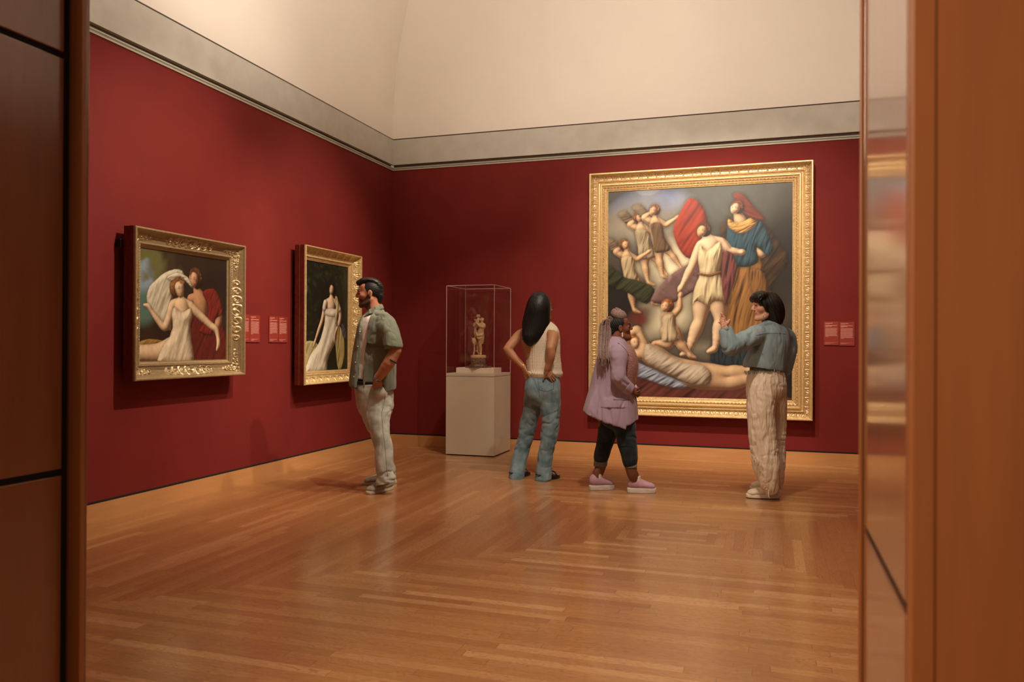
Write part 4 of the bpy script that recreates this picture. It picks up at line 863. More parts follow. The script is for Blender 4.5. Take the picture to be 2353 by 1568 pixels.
def cloth_mat(name, c1, c2, weave=300, rough=0.85, bump=0.35, scale=9, stretch=(1, 1, 1), sheen=0.1, pos=(0.35, 0.65), fold=8, fstretch=(1.5, 1.5, 0.6), fstr=0.45):
    m = noise_mat(name, c1, c2, scale, rough, bump, weave, stretch, 0, sheen, pos=pos, spec=0.2, dist=0.0012); nt = m.node_tree; L = nt.links.new
    tc = N(nt, 'ShaderNodeTexCoord'); mp = N(nt, 'ShaderNodeMapping'); mp.inputs['Scale'].default_value = fstretch; L(tc.outputs['Object'], mp.inputs[0])
    n = N(nt, 'ShaderNodeTexNoise'); setin(n, Scale=fold, Detail=1.5, Distortion=0.7); L(mp.outputs[0], n.inputs['Vector'])
    r = n.outputs['Fac']
    b2 = N(nt, 'ShaderNodeBump'); b2.inputs['Strength'].default_value = fstr; b2.inputs['Distance'].default_value = 0.03; L(r, b2.inputs['Height'])
    L(b2.outputs[0], [q for q in nt.nodes if q.type == 'BUMP'][0].inputs['Normal']); return m
def knit_mat(name, c, pitch=0.0085):
    m, nt, b = newmat(name); L = nt.links.new; tc = N(nt, 'ShaderNodeTexCoord'); sp = N(nt, 'ShaderNodeSeparateXYZ'); L(tc.outputs['Object'], sp.inputs[0])
    f = 2*math.pi/pitch; sx = math_(nt, 'SINE', math_(nt, 'MULTIPLY', math_(nt, 'ADD', sp.outputs[0], math_(nt, 'MULTIPLY', sp.outputs[1], 0.6)), f)); sz = math_(nt, 'SINE', math_(nt, 'MULTIPLY', sp.outputs[2], f*1.0))
    hgt = math_(nt, 'ADD', math_(nt, 'MULTIPLY', sx, 0.5), math_(nt, 'MULTIPLY', sz, 0.5)); fac = math_(nt, 'MULTIPLY_ADD', hgt, 0.5, 0.5)
    r = ramp(nt, [(0.0, tuple(q*0.45 for q in c)), (0.45, c), (1.0, tuple(min(1, q*1.08) for q in c))]); L(fac, r.inputs[0]); L(r.outputs[0], b.inputs['Base Color'])
    bp = N(nt, 'ShaderNodeBump'); bp.inputs['Strength'].default_value = 0.9; bp.inputs['Distance'].default_value = 0.004; L(fac, bp.inputs['Height']); L(bp.outputs[0], b.inputs['Normal']); b.inputs['Roughness'].default_value = 0.9; b.inputs['Specular IOR Level'].default_value = 0.15
    return m
def hair_mat(name, c1, c2, stretch=(1, 1, 0.06), rough=0.38, scale=160):
    m = noise_mat(name, c1, c2, scale, rough, 0.7, scale, stretch, pos=(0.3, 0.7), spec=0.35, dist=0.003); return m
M_SKIN = attr_mat('skin', 0.5, 0.12, 500, spec=0.35, sss=0.08)
def shoe(S, heel, toe, w=0.048, hgt=0.085, sole=0.022, ank=None):
    """upper of a low shoe from heel to toe on the floor"""
    h, t = np.asarray(heel, float), np.asarray(toe, float); d = nrm(t-h); L = np.linalg.norm(t-h); s = np.array([-d[1], d[0], 0]); P_ = lambda f, z: h+d*L*f+np.array([0, 0, z])
    S.chain([(*P_(0.12, sole+0.030), w*0.68, 0.036), (*P_(0.35, sole+0.028), w*0.80, 0.036), (*P_(0.60, sole+0.022), w*0.95, 0.030), (*P_(0.80, sole+0.014), w*0.98, 0.024), (*P_(0.90, sole+0.010), w*0.80, 0.018)], side=s, k=0.012)
    S.chain([(*P_(0.17, sole+0.05), w*0.66, 0.045), (*P_(0.22, hgt), w*0.70, 0.042)], side=s, k=0.02)
    S.chain([(*P_(0.30, hgt-0.004), w*0.50, 0.022), (*P_(0.50, hgt*0.74), w*0.55, 0.020), (*P_(0.70, hgt*0.50), w*0.55, 0.015)], side=s, k=0.02)
def sole_mesh(heel, toe, w, z0, z1, name, mat, parent, flare=1.0):
    h, t = np.asarray(heel, float), np.asarray(toe, float); d = nrm(t-h); L = np.linalg.norm(t-h); s = np.array([-d[1], d[0], 0]); out = []
    for k in range(40):
        a = 2*math.pi*k/40; f = 0.5-0.5*math.cos(a); ww = w*(0.70+0.34*sm(0.3, 0.75, f))*(abs(math.sin(a))**0.55)*(1 if math.sin(a) >= 0 else -1); out.append(h+d*L*f+s*ww)
    V = []; n = 40; cen = (h+t)/2
    for z, sc in ((z0, 0.985), (z0+0.004, 1.0*flare), ((z0+z1)/2, 0.985*flare), (z1-0.003, 0.99), (z1, 0.96)):
        for p in out: V.append((cen[0]+(p[0]-cen[0])*sc, cen[1]+(p[1]-cen[1])*sc, z))
    Fc = [tuple(range(n))[::-1]]+[(i*n+k, i*n+(k+1) % n, (i+1)*n+(k+1) % n, (i+1)*n+k) for i in range(4) for k in range(n)]+[tuple(range(4*n, 5*n))]
    return link(name, mesh_from(V, Fc, name), mat, parent, True)
def laces(name, mat, parent, heel, toe, hgt, w=0.03, n=5, sole=0.022, z_off=0.012):
    h, t = np.asarray(heel, float), np.asarray(toe, float); d = nrm(t-h); L = np.linalg.norm(t-h); s = np.array([-d[1], d[0], 0]); m = MB()
    for k in range(n):
        f = 0.36+0.34*k/(n-1); z = np.interp(f, [0.30, 0.50, 0.70], [hgt-0.004+0.022, hgt*0.74+0.020, hgt*0.5+0.015]); q = h+d*L*f+np.array([0, 0, z+0.006])
        m.tube([q-s*w*0.7-np.array([0, 0, 0.012]), q-s*w*0.3, q+s*w*0.3, q+s*w*0.7-np.array([0, 0, 0.012])], 0.0032, 6)
    return m.build(name, mat, parent, True)
def skull_cap(S, c, M, H, grow=0.008, front=0.045, op='+'):
    H_ = H/0.23; T = lambda x, y, z: c+M@np.array([x, y, z])*H_
    S.ell(T(-0.018, 0, 0.030), (np.array([0.094, 0.075, 0.088])+grow)*H_, M, 0.01)
    return T
# ------------------------------------------------------------------ bearded man looking at the portrait
p = Person('bearded man in open sage-green shirt and bleached jeans, hand in pocket, facing the portrait', 875, 1127)
P = p.P; fw = nrm((-0.90, -0.42, 0)); lf = np.array([0.42, -0.90, 0])       # facing direction, his left
heads = {}
hc = P(849.5, 675.5, 0.0); HM = rotm((-1, -0.10, -0.02)); HH = 0.236
hL, tL = P(903, 1128, 0)*0, 0
def fl(px, py): g = floor_at(px, py)-p.o; return np.array([g@p.X, g@p.Y, 0.0])
heelL, toeL, heelR, toeR = fl(902, 1124), fl(845, 1137), fl(911, 1111), fl(833, 1114)
B = SDF(); head_parts(B, hc, HM, HH, male=True)
B.chain(p.c([(856, 690, 0, 0.054), (857, 706, 0, 0.055), (861, 722, 0, 0.062)]), k=0.02)
B.chain(p.c([(863, 735, 0, 0.08, 0.055), (864, 755, 0, 0.155, 0.095), (862, 800, 0, 0.15, 0.11), (862, 850, 0, 0.14, 0.11), (864, 900, 0, 0.15, 0.12)]), side=lf, k=0.03)
B.chain([(*P(874, 744, -0.10), 0.036), (*P(888, 748, -0.18), 0.052), (*P(902, 775, -0.23), 0.050), (*P(909, 806, -0.25), 0.045)], k=0.02)
B.chain([(*P(909, 806, -0.25), 0.043), (*P(893, 835, -0.25), 0.047), (*P(876, 860, -0.225), 0.036), (*P(866, 871, -0.205), 0.030)], k=0.012)
hand(B, P(865, 873, -0.195), P(869, 905, -0.150)-P(865, 873, -0.195), (0.3, -1, 0.1), 0.04, (0.15, 0.15, 0.15, 0.15), 1.0, 1, 0.5)
B.chain([(*P(850, 733, 0.12), 0.05), (*P(846, 745, 0.20), 0.055), (*P(852, 800, 0.24), 0.045), (*P(845, 860, 0.20), 0.035), (*P(852, 880, 0.18), 0.03)], k=0.02)
for (hx, hy, kx, ky, ax, ay, dd) in ((868, 915, 877, 1012, 888, 1108, -0.17), (860, 912, 874, 1008, 896, 1095, 0.16)):
    B.chain([(*P(hx, hy, dd*0.5), 0.080), (*P(kx, ky, dd*0.8), 0.045), (*P(ax, ay, dd), 0.030)], k=0.03)
for he, to in ((heelL, toeL), (heelR, toeR)): d_ = nrm(to-he); B.chain([(*(he+d_*0.07+np.array([0, 0, 0.10])), 0.035), (*(he+d_*0.07+np.array([0, 0, 0.06])), 0.032), (*(he+d_*0.18+np.array([0, 0, 0.045])), 0.028)], k=0.02)
sk = (0.40, 0.165, 0.085)
soft_mesh('body', B, M_SKIN, p.e, 0.0042, color=lambda V: face_color(V, hc, HM, HH, sk, (0.30, 0.09, 0.06), (0.012, 0.008, 0.006), beard=(0.022, 0.012, 0.008)))
# hair: short sides, swept top
M_BH = hair_mat('black_short_hair', (0.003, 0.0025, 0.002), (0.014, 0.011, 0.009), (0.15, 1, 1), 0.5, 90)
S = SDF(); T = skull_cap(S, hc, HM, HH, 0.003)
S.plane(T(0.046, 0, 0.04), HM@np.array([1.0, 0, -0.25]), 0.006); S.plane(T(0, 0, -0.028), HM@np.array([0.42, 0, -1.0]), 0.01)
for q in (-1, 1): S.ell(T(0.070, q*0.05, 0.0), np.array([0.055, 0.05, 0.055]), HM, 0.006, '-'); S.ell(T(-0.004, q*0.085, -0.012), np.array([0.020, 0.02, 0.034]), HM, 0.004, '-')
S.chain([(*T(-0.085, 0, -0.02), 0.030, 0.052), (*T(-0.075, 0, -0.06), 0.022, 0.045)], side=HM[:, 0], k=0.02)
S.chain([(*T(0.078, 0.0, 0.094), 0.050, 0.018), (*T(0.045, 0, 0.108), 0.060, 0.022), (*T(-0.010, 0, 0.110), 0.064, 0.020), (*T(-0.060, 0, 0.092), 0.060, 0.020), (*T(-0.090, 0, 0.055), 0.055, 0.020)], side=HM[:, 1], k=0.014)
S.chain([(*T(0.084, -0.03, 0.088), 0.018), (*T(0.088, 0.0, 0.092), 0.018), (*T(0.080, 0.035, 0.085), 0.016)], k=0.012)
def hd(V, fx=60, fz=12, amp=0.0022): return amp*0.25*np.sin(V[:, 2]*500+7*NA(V, 8)+V[:, 0]*80)
soft_mesh('hair', S, M_BH, p.e, 0.004, disp=hd)
# white tee
M_TEE = cloth_mat('white_cotton_tee', (0.70, 0.62, 0.55), (0.76, 0.68, 0.61), 320, bump=0.15)
S = SDF(); S.chain(p.c([(864, 723, 0.0, 0.062, 0.060), (861, 734, 0, 0.110, 0.080), (859, 752, 0.01, 0.155, 0.122), (856, 800, 0.02, 0.150, 0.140), (853, 868, 0.02, 0.150, 0.155)]), side=lf, k=0.02)
S.plane(P(850, 712, 0), (-0.55, -0.2, 1), 0.004, hi=(9, 9, 9), lo=(-9, -9, P(0, 735, 0)[2])); S.plane(P(850, 871, 0), (0, 0, -1))
soft_mesh('t_shirt', S, M_TEE, p.e, 0.005, disp=lambda V: wrinkle(V, 10, 10, 3, 0.008, 1))
# open shirt
M_SG = cloth_mat('sage_linen_shirt', (0.135, 0.145, 0.100), (0.190, 0.200, 0.145), 320, bump=0.3, scale=6, fstr=0.8)
S = SDF()
S.chain(p.c([(862, 722, 0.0, 0.072, 0.062), (864, 735, 0.0, 0.115, 0.080), (866, 747, 0, 0.175, 0.104), (864, 756, 0, 0.205, 0.138), (862, 800, 0, 0.198, 0.158), (859, 850, 0, 0.198, 0.178), (858, 900, 0, 0.198, 0.190)]), side=lf, k=0.03)
S.chain([(*P(870, 734, -0.05), 0.055), (*P(886, 747, -0.165), 0.066), (*P(897, 770, -0.215), 0.068), (*P(904, 800, -0.245), 0.072)], k=0.03)
S.chain([(*P(858, 736, 0.08), 0.055), (*P(846, 745, 0.20), 0.066), (*P(850, 790, 0.235), 0.068)], k=0.03)
S.plane(P(904, 797, -0.24), (-0.10, 0, -1), 0.004, lo=(-9, -9, 0), hi=(9, P(0, 800, -0.185)[1], 9))
S.plane(P(857, 893, 0), (0.0, 0.10, -1), 0.004)
# open front: the gap between the two flaps, neck and hem curve
zz = [P(0, y, -0.13)[2] for y in (905, 868, 837, 800, 766, 735, 715)]
xl = [P(x, 800, -0.13)[0] for x in (817, 818, 820, 823, 826, 829, 832)]; xr = [P(x, 800, -0.13)[0] for x in (838, 836, 838, 841, 845, 851, 856)]
def slot(X, Y, Z): return np.maximum(np.maximum(np.interp(Z, zz, xl)-X, X-np.interp(Z, zz, xr)), Y+0.02)
S.cut(slot, (xl[0]-0.05, -0.5, zz[0]-0.05), (xr[-1]+0.05, 0.0, zz[-1]+0.02), 0.005)
S.chain(p.c([(854, 704, -0.01, 0.066), (850, 722, -0.02, 0.056)]), k=0.006, op='-')
z2 = [P(0, y, -0.18)[2] for y in (912, 884, 868)]; xa = [P(x, 880, -0.18)[0] for x in (847, 850, 862)]; xb = [P(x, 880, -0.18)[0] for x in (884, 882, 864)]
S.cut(lambda X, Y, Z: np.maximum(np.maximum(np.interp(Z, z2, xa)-X, X-np.interp(Z, z2, xb)), np.maximum(Y+0.08, Z-z2[2])), (xa[0]-0.05, -0.5, z2[0]-0.1), (xb[0]+0.05, -0.05, z2[2]+0.02), 0.008)
S.plane(P(845, 903, -0.15), (-0.35, 0, -1), 0.005, hi=(P(852, 0, 0)[0], 0.0, 9))
def sd(V):
    arm = sm(-0.17, -0.21, V[:, 1]); return wrinkle(V, 15, 15, 4, 0.012, 2)*(1-arm)+wrinkle(V, 10, 10, 12, 0.008, 3)*arm
soft_mesh('shirt', S, M_SG, p.e, 0.0046, disp=sd)
sh = [q for q in p.e.children if q.name.startswith('shirt')][0]
# collar and rolled cuff of the shirt
S = SDF(); n_ = 0.006
for sg in (-1, 1):
    ring = []
    for th, y_, r_, hh in ((0, 704, 0.070, 0.022), (35, 706, 0.074, 0.024), (70, 711, 0.082, 0.026), (105, 718, 0.088, 0.027), (135, 725, 0.088, 0.024), (158, 732, 0.086, 0.012)):
        a_ = math.radians(th)*sg; q_ = P(860, y_, 0.0); ring.append((q_[0]+r_*math.cos(a_), q_[1]+r_*math.sin(a_), q_[2], hh, n_))
    for A_, B_ in zip(ring[:-1], ring[1:]): m_ = (np.array(A_[:2])+np.array(B_[:2]))/2-P(862, 710, 0)[:2]; S.seg(A_[:3], B_[:3], A_[3], B_[3], n_, n_, side=(-m_[0]*7, -m_[1]*7, 1), k=0.005)
soft_mesh('collar', S, M_SG, sh, 0.004)
S = SDF(); c_ = P(904.5, 796, -0.243)
for k in range(18):
    a, b_ = 2*math.pi*k/18, 2*math.pi*(k+1)/18; q = lambda a: c_+np.array([0.070*math.cos(a), 0.070*math.sin(a), 0.012*math.cos(a)])
    S.seg(q(a), q(b_), 0.006, 0.006, 0.015, 0.015, side=(math.cos(a), math.sin(a), 0), k=0.003)
soft_mesh('rolled_cuff', S, M_SG, sh, 0.004)
M_BTN = plain('pearl_button', (0.7, 0.66, 0.6), 0.3)
for (x, y, d) in ((827, 763, -0.125), (822, 797, -0.145), (817, 833, -0.155), (813, 866, -0.16)):
    b = MB().sphere((0, 0, 0), 0.006, 12, (1, 0.5, 1)).build('button', M_BTN, sh, True); b.location = on_surface(p, sh, x, y, 0.001)
# belt, jeans
M_BELT = plain('black_leather', (0.01, 0.009, 0.008), 0.4)
S = SDF(); S.chain(p.c([(857, 868, 0, 0.163, 0.158), (857, 879, 0, 0.163, 0.158)]), side=lf, k=0.01); S.plane(P(0, 871, 0), (0, 0, 1)); S.plane(P(0, 880, 0), (0, 0, -1)); soft_mesh('belt', S, M_BELT, p.e, 0.005)
M_BJ = cloth_mat('bleached_denim', (0.30, 0.30, 0.26), (0.52, 0.51, 0.44), 320, bump=0.35, scale=12)
S = SDF()
S.chain(p.c([(858, 884, 0, 0.160, 0.150), (861, 915, 0, 0.158, 0.152), (864, 935, 0, 0.150, 0.138)]), side=lf, k=0.02)
S.ell(P(872, 904, -0.135), (0.058, 0.062, 0.062), k=0.035)
S.chain(p.c([(857, 876, 0, 0.160, 0.152), (858, 890, 0, 0.160, 0.152)]), side=lf, k=0.01)
S.chain([(*P(872, 930, -0.085), 0.090, 0.108), (*P(869, 960, -0.11), 0.080, 0.092), (*P(876, 1000, -0.14), 0.064, 0.070), (*P(882, 1035, -0.155), 0.060, 0.066), (*P(884, 1070, -0.165), 0.060, 0.066), (*P(886, 1098, -0.17), 0.062, 0.072), (*P(886, 1108, -0.17), 0.066, 0.080)], side=(0, 1, 0), k=0.025)
S.chain([(*P(857, 930, 0.08), 0.090, 0.105), (*P(861, 965, 0.10), 0.076, 0.086), (*P(872, 1005, 0.13), 0.060, 0.064), (*P(883, 1045, 0.15), 0.058, 0.060), (*P(894, 1095, 0.16), 0.058, 0.064)], side=(0, 1, 0), k=0.02)
S.plane(P(886, 1112, -0.17), (0.2, 0, -1), 0.004); S.plane(P(0, 879, 0), (0, 0, 1))
def jd(V):
    lo_ = 1+1.3*sm(0.35, 0.1, V[:, 2])+0.8*np.exp(-((V[:, 2]-0.45)/0.08)**2); return wrinkle(V, 9, 9, 17, 0.006, 4)*lo_
soft_mesh('jeans', S, M_BJ, p.e, 0.0048, disp=jd); jn = [q for q in p.e.children if q.name.startswith('jeans')][0]
M_SEAM = plain('worn_denim_seam', (0.20, 0.21, 0.18), 0.9)
pts = [(884, 890, -0.160), (885, 915, -0.196), (877, 950, -0.194), (880, 990, -0.205), (885, 1030, -0.214), (888, 1070, -0.224), (891, 1095, -0.231)]
surf_tube('side_seam', p, jn, [q[:2] for q in pts], 0.0022, M_SEAM, jn)
surf_tube('front_placket', p, sh, [(855, 735), (849, 766), (842, 800), (842, 837), (840, 866)], 0.0016, M_SG, sh)
surf_tube('sleeve_seam', p, sh, [(876, 726), (884, 748), (882, 775), (884, 797)], 0.0016, M_SG, sh)
# armband, watch
M_INKB = plain('dark_armband', (0.035, 0.03, 0.026), 0.6)
def ringband(name, c, ax, r, wd, th, mat, parent):
    ax = nrm(ax); a = nrm(np.cross(ax, (0.1, 0.2, 0.9))); b_ = np.cross(ax, a); m = MB(); n = 28; rows = []
    for (rr_, z) in ((r, -wd), (r+th, -wd*0.8), (r+th, wd*0.8), (r, wd)):
        rows.append([m.b.verts.new(Vector(c+ax*z+(a*math.cos(2*math.pi*k/n)+b_*math.sin(2*math.pi*k/n))*rr_)) for k in range(n)])
    for A_, B_ in zip(rows, rows[1:]+rows[:1]):
        for k in range(n): m.b.faces.new((A_[k], A_[(k+1) % n], B_[(k+1) % n], B_[k]))
    return m.build(name, mat, parent, True)
ringband('armband', P(900, 827, -0.25), P(893, 835, -0.25)-P(903, 820, -0.25), 0.0500, 0.007, 0.002, M_INKB, p.e)
w_ = MB(); w_.b.free(); wax = P(864, 875, -0.20)-P(872, 863, -0.215)
wt = ringband('watch', P(867, 870.5, -0.207), wax, 0.031, 0.010, 0.003, M_BELT, p.e)
m = MB().lathe([(0.0, 0), (0.019, 0), (0.021, 0.003), (0.020, 0.008), (0.016, 0.009), (0.0, 0.009)][1:], 28); f_ = m.build('watch_face', plain('steel_watch_face', (0.45, 0.42, 0.38), 0.25, 0.8), wt, True)
f_.location = P(864, 870.5, -0.236); f_.rotation_euler = Vector((-0.35, -1, 0.1)).to_track_quat('Z', 'Y').to_euler()
# shoes
M_SUEDE = cloth_mat('pale_grey_suede', (0.30, 0.265, 0.20), (0.42, 0.38, 0.30), 300, bump=0.3, scale=30); M_SOLE = plain('cream_rubber_sole', (0.55, 0.46, 0.32), 0.6); M_LACE = plain('off_white_lace', (0.60, 0.53, 0.42), 0.8)
for he, to in ((heelL, toeL), (heelR, toeR)):
    S = SDF(); shoe(S, he, to, 0.050, 0.085, 0.024); S.plane((0, 0, 0.016), (0, 0, -1)); s_ = soft_mesh('shoe', S, M_SUEDE, p.e, 0.0042)
    d_ = nrm(to-he); sole_mesh(he-d_*0.006, to+d_*0.004, 0.050, 0.001, 0.026, 'sole', M_SOLE, s_); laces('laces', M_LACE, s_, he, to, 0.085)
# ------------------------------------------------------------------ woman with long black hair, hands on hips, seen from behind
p = Person('woman with long black hair, cream knitted vest and blue jeans, hands on hips', 1225, 1100)
P = p.P; lf = np.array([-0.92, 0.38, 0.0])
hc = P(1245, 708, 0.03); HM = rotm((0.90, 0.43, 0.04)); HH = 0.225
B = SDF(); head_parts(B, hc, HM, HH)
B.chain(p.c([(1236, 722, 0.0, 0.050), (1234, 742, 0.0, 0.052), (1234, 756, 0, 0.062)]), k=0.02)
B.chain(p.c([(1235, 757, 0, 0.09, 0.055), (1236, 775, 0, 0.155, 0.085), (1238, 810, 0, 0.135, 0.09), (1243, 845, 0, 0.115, 0.085), (1246, 880, 0, 0.14, 0.11)]), side=lf, k=0.03)
B.chain([(*P(1208, 764, 0.06), 0.042), (*P(1193, 773, 0.08), 0.046), (*P(1178, 789, 0.05), 0.040), (*P(1166, 803, 0.02), 0.036)], k=0.02)
B.chain([(*P(1166, 803, 0.02), 0.034), (*P(1177, 818, 0.01), 0.037), (*P(1192, 833, -0.01), 0.029), (*P(1203, 844, -0.03), 0.024)], k=0.012)
hand(B, P(1204, 846, -0.035), P(1217, 884, -0.06)-P(1204, 846, -0.035), (-0.8, -0.6, 0.1), 0.04, (0.2, 0.2, 0.2, 0.2), 0.88, -1, 0.5)
B.chain([(*P(1256, 762, -0.05), 0.042), (*P(1270, 772, -0.11), 0.047), (*P(1268, 788, -0.16), 0.042), (*P(1265, 802, -0.205), 0.036)], k=0.02)
B.chain([(*P(1265, 802, -0.205), 0.034), (*P(1266, 818, -0.20), 0.036), (*P(1262, 836, -0.18), 0.028), (*P(1257, 849, -0.165), 0.026)], k=0.012)
hand(B, P(1256, 851, -0.163), P(1275, 873, -0.150)-P(1256, 851, -0.163), (0.0, -1, 0.25), 0.08, (0.20, 0.22, 0.25, 0.25), 0.80, -1, 0.9)
for (x, y, x2, y2, x3, y3, dd) in ((1226, 905, 1212, 984, 1190, 1085, 0.09), (1262, 905, 1264, 984, 1252, 1088, -0.06)):
    B.chain([(*P(x, y, dd*0.7), 0.08), (*P(x2, y2, dd), 0.045), (*P(x3, y3-8, dd*0.6), 0.026)], k=0.03)
heelL, toeL, heelR, toeR = [np.array([(floor_at(*q)-p.o)@p.X, (floor_at(*q)-p.o)@p.Y, 0.0]) for q in ((1176, 1101), (1214, 1091), (1236, 1106), (1283, 1098))]
for he, to in ((heelL, toeL), (heelR, toeR)):
    d_ = nrm(to-he); s_ = np.array([-d_[1], d_[0], 0]); L_ = np.linalg.norm(to-he)
    B.chain([(*(he+d_*0.045+np.array([0, 0, 0.085])), 0.024), (*(he+d_*0.05+np.array([0, 0, 0.055])), 0.026), (*(he+d_*0.12+np.array([0, 0, 0.050])), 0.030), (*(he+d_*(L_-0.07)+np.array([0, 0, 0.040])), 0.034, 0.014)], side=s_, k=0.012)
    for k in range(5): q = he+d_*(L_-0.045-0.004*abs(k-1))+s_*(k-2)*0.017; B.seg(q+np.array([0, 0, 0.036]), q+d_*0.024+np.array([0, 0, 0.034]), 0.0085, 0.0075, k=0.003)
sk = (0.40, 0.18, 0.09)
soft_mesh('body', B, M_SKIN, p.e, 0.0042, color=lambda V: face_color(V, hc, HM, HH, sk, (0.42, 0.12, 0.09), (0.02, 0.012, 0.01)))
M_LH = hair_mat('long_black_hair', (0.0015, 0.0015, 0.0013), (0.007, 0.006, 0.0045), (1, 1, 0.03), 0.38, 120)
S = SDF(); T = skull_cap(S, hc, HM, HH, 0.011)
S.chain(p.c([(1240, 692, -0.01, 0.095, 0.085), (1236, 712, -0.03, 0.108, 0.085), (1233, 735, -0.045, 0.118, 0.075), (1230, 752, -0.065, 0.118, 0.060), (1221, 768, -0.085, 0.088, 0.046), (1216, 780, -0.10, 0.058, 0.034), (1219, 793, -0.105, 0.016, 0.014)]), side=(1, 0, 0), k=0.02)
S.chain(p.c([(1252, 730, -0.04, 0.035), (1250, 748, -0.06, 0.036), (1240, 765, -0.085, 0.034), (1230, 782, -0.10, 0.022)]), k=0.02)
S.ell(T(0.120, 0.0, -0.025), np.array([0.062, 0.10, 0.105]), HM, 0.01, '-')
def lhd(V): return 0.0004*np.sin(V[:, 0]*420+7*NA(V*np.array([1, 1, 0.25]), 6))+0.0003*np.sin(V[:, 0]*900+4*NB(V*np.array([1, 1, 0.2]), 9))
soft_mesh('hair', S, M_LH, p.e, 0.004, disp=lhd)
# glasses
M_GLS = plain('black_glasses_rim', (0.01, 0.01, 0.01), 0.3); g_ = HH/0.23; m = MB()
for q in (-1, 1):
    c0 = T(0.098, q*0.032, 0.010); m.tube([c0+HM@np.array([0, 0.024*math.cos(a), 0.018*math.sin(a)]) for a in np.linspace(0, 2*math.pi, 17)], 0.0022, 6)
    m.tube([T(0.096, q*0.056, 0.016), T(0.05, q*0.074, 0.012), T(-0.01, q*0.080, 0.008)], 0.0022, 6)
m.tube([T(0.100, -0.008, 0.012), T(0.102, 0.008, 0.012)], 0.002, 6); m.build('glasses', M_GLS, p.e, True)
M_KN = knit_mat('cream_chunky_knit', (0.78, 0.67, 0.52), 0.0105)
S = SDF()
S.chain(p.c([(1238, 755, 0, 0.115, 0.070), (1242, 768, 0, 0.168, 0.098), (1245, 790, 0, 0.165, 0.110), (1247, 820, 0, 0.155, 0.110), (1250, 845, 0, 0.152, 0.120), (1251, 866, 0, 0.150, 0.125)]), side=lf, k=0.02)
S.chain(p.c([(1254, 756, -0.03, 0.045), (1270, 765, -0.08, 0.050)]), k=0.03); S.chain(p.c([(1216, 758, 0.04, 0.045), (1204, 768, 0.07, 0.042)]), k=0.03)
S.ell(P(1270, 792, -0.20), (0.052, 0.13, 0.115), k=0.008, op='-'); S.ell(P(1173, 792, 0.09), (0.072, 0.14, 0.088), k=0.008, op='-')
S.plane(P(0, 861, 0), (0, 0, -1), 0.006)
soft_mesh('knitted_vest', S, M_KN, p.e, 0.0046, disp=lambda V: wrinkle(V, 7, 7, 4, 0.007, 5)+0.010*np.exp(-((V[:, 2]-P(0, 853, 0)[2])/0.02)**2))
M_DJ = cloth_mat('mid_blue_denim', (0.085, 0.14, 0.165), (0.22, 0.30, 0.325), 320, bump=0.35, scale=10)
S = SDF()
S.chain(p.c([(1247, 860, 0, 0.138, 0.110), (1247, 880, 0, 0.155, 0.125), (1246, 905, 0, 0.160, 0.130)]), side=lf, k=0.02)
S.ell(P(1227, 897, -0.045), (0.078, 0.085, 0.11), k=0.04); S.ell(P(1262, 897, -0.072), (0.085, 0.085, 0.11), k=0.04)
S.chain([(*P(1224, 915, 0.045), 0.082, 0.095), (*P(1222, 945, 0.06), 0.074, 0.082), (*P(1212, 985, 0.08), 0.072, 0.075), (*P(1202, 1025, 0.09), 0.068, 0.072), (*P(1192, 1065, 0.06), 0.064, 0.074), (*P(1187, 1095, 0.025), 0.064, 0.088), (*P(1186, 1105, 0.02), 0.066, 0.094)], side=(1, 0, 0), k=0.02)
S.chain([(*P(1264, 915, -0.045), 0.092, 0.10), (*P(1264, 945, -0.05), 0.084, 0.088), (*P(1264, 985, -0.06), 0.072, 0.078), (*P(1258, 1025, -0.065), 0.066, 0.072), (*P(1252, 1065, -0.07), 0.064, 0.074), (*P(1249, 1098, -0.075), 0.070, 0.088), (*P(1248, 1108, -0.075), 0.072, 0.092)], side=(1, 0, 0), k=0.02)
S.plane(P(0, 861, 0), (0, 0, 1)); S.plane(P(1186, 1098, 0.09), (0.1, 0, -1), 0.004, hi=(P(1218, 1000, 0)[0], 9, 9)); S.plane(P(1249, 1103, -0.07), (0.1, 0, -1), 0.004, lo=(P(1218, 1000, 0)[0], -9, -9))
def jd2(V): return wrinkle(V, 9, 9, 13, 0.0050, 7)*(0.5+0.9*sm(0.75, 0.55, V[:, 2])+0.6*np.exp(-((V[:, 2]-0.48)/0.08)**2))
jn = soft_mesh('jeans', S, M_DJ, p.e, 0.0048, disp=jd2)
M_DJD = cloth_mat('dark_denim_seams', (0.05, 0.08, 0.095), (0.09, 0.13, 0.145), 320)
def pocket(corners, parent, mat, mat2):
    m = MB(); n = 10; P4 = [np.array(c, float) for c in corners]      # outline slightly proud of the cloth
    m.tube([P4[i % len(P4)] for i in range(len(P4)+1)], 0.0020, 6); return m.build('back_pocket', mat, parent, True)
surf_tube('back_pocket', p, jn, [(1235, 867), (1254, 866), (1271, 868), (1272, 894), (1257, 900), (1239, 896)], 0.0020, M_DJD, jn, True)
surf_tube('back_pocket', p, jn, [(1208, 868), (1214, 868), (1212, 893), (1206, 900)], 0.0020, M_DJD, jn, True)
surf_tube('waistband_seam', p, jn, [(1214, 867), (1230, 867), (1246, 867), (1262, 867), (1280, 866)], 0.0020, M_DJD, jn)
surf_tube('side_seam', p, jn, [(1280, 880), (1285, 905), (1283, 940), (1278, 980), (1273, 1020), (1267, 1060), (1262, 1095)], 0.0018, M_DJD, jn)
surf_tube('centre_seam', p, jn, [(1226, 868), (1232, 885), (1238, 900), (1240, 912)], 0.0018, M_DJD, jn)
M_FR = plain('frayed_threads', (0.45, 0.48, 0.46), 0.9)
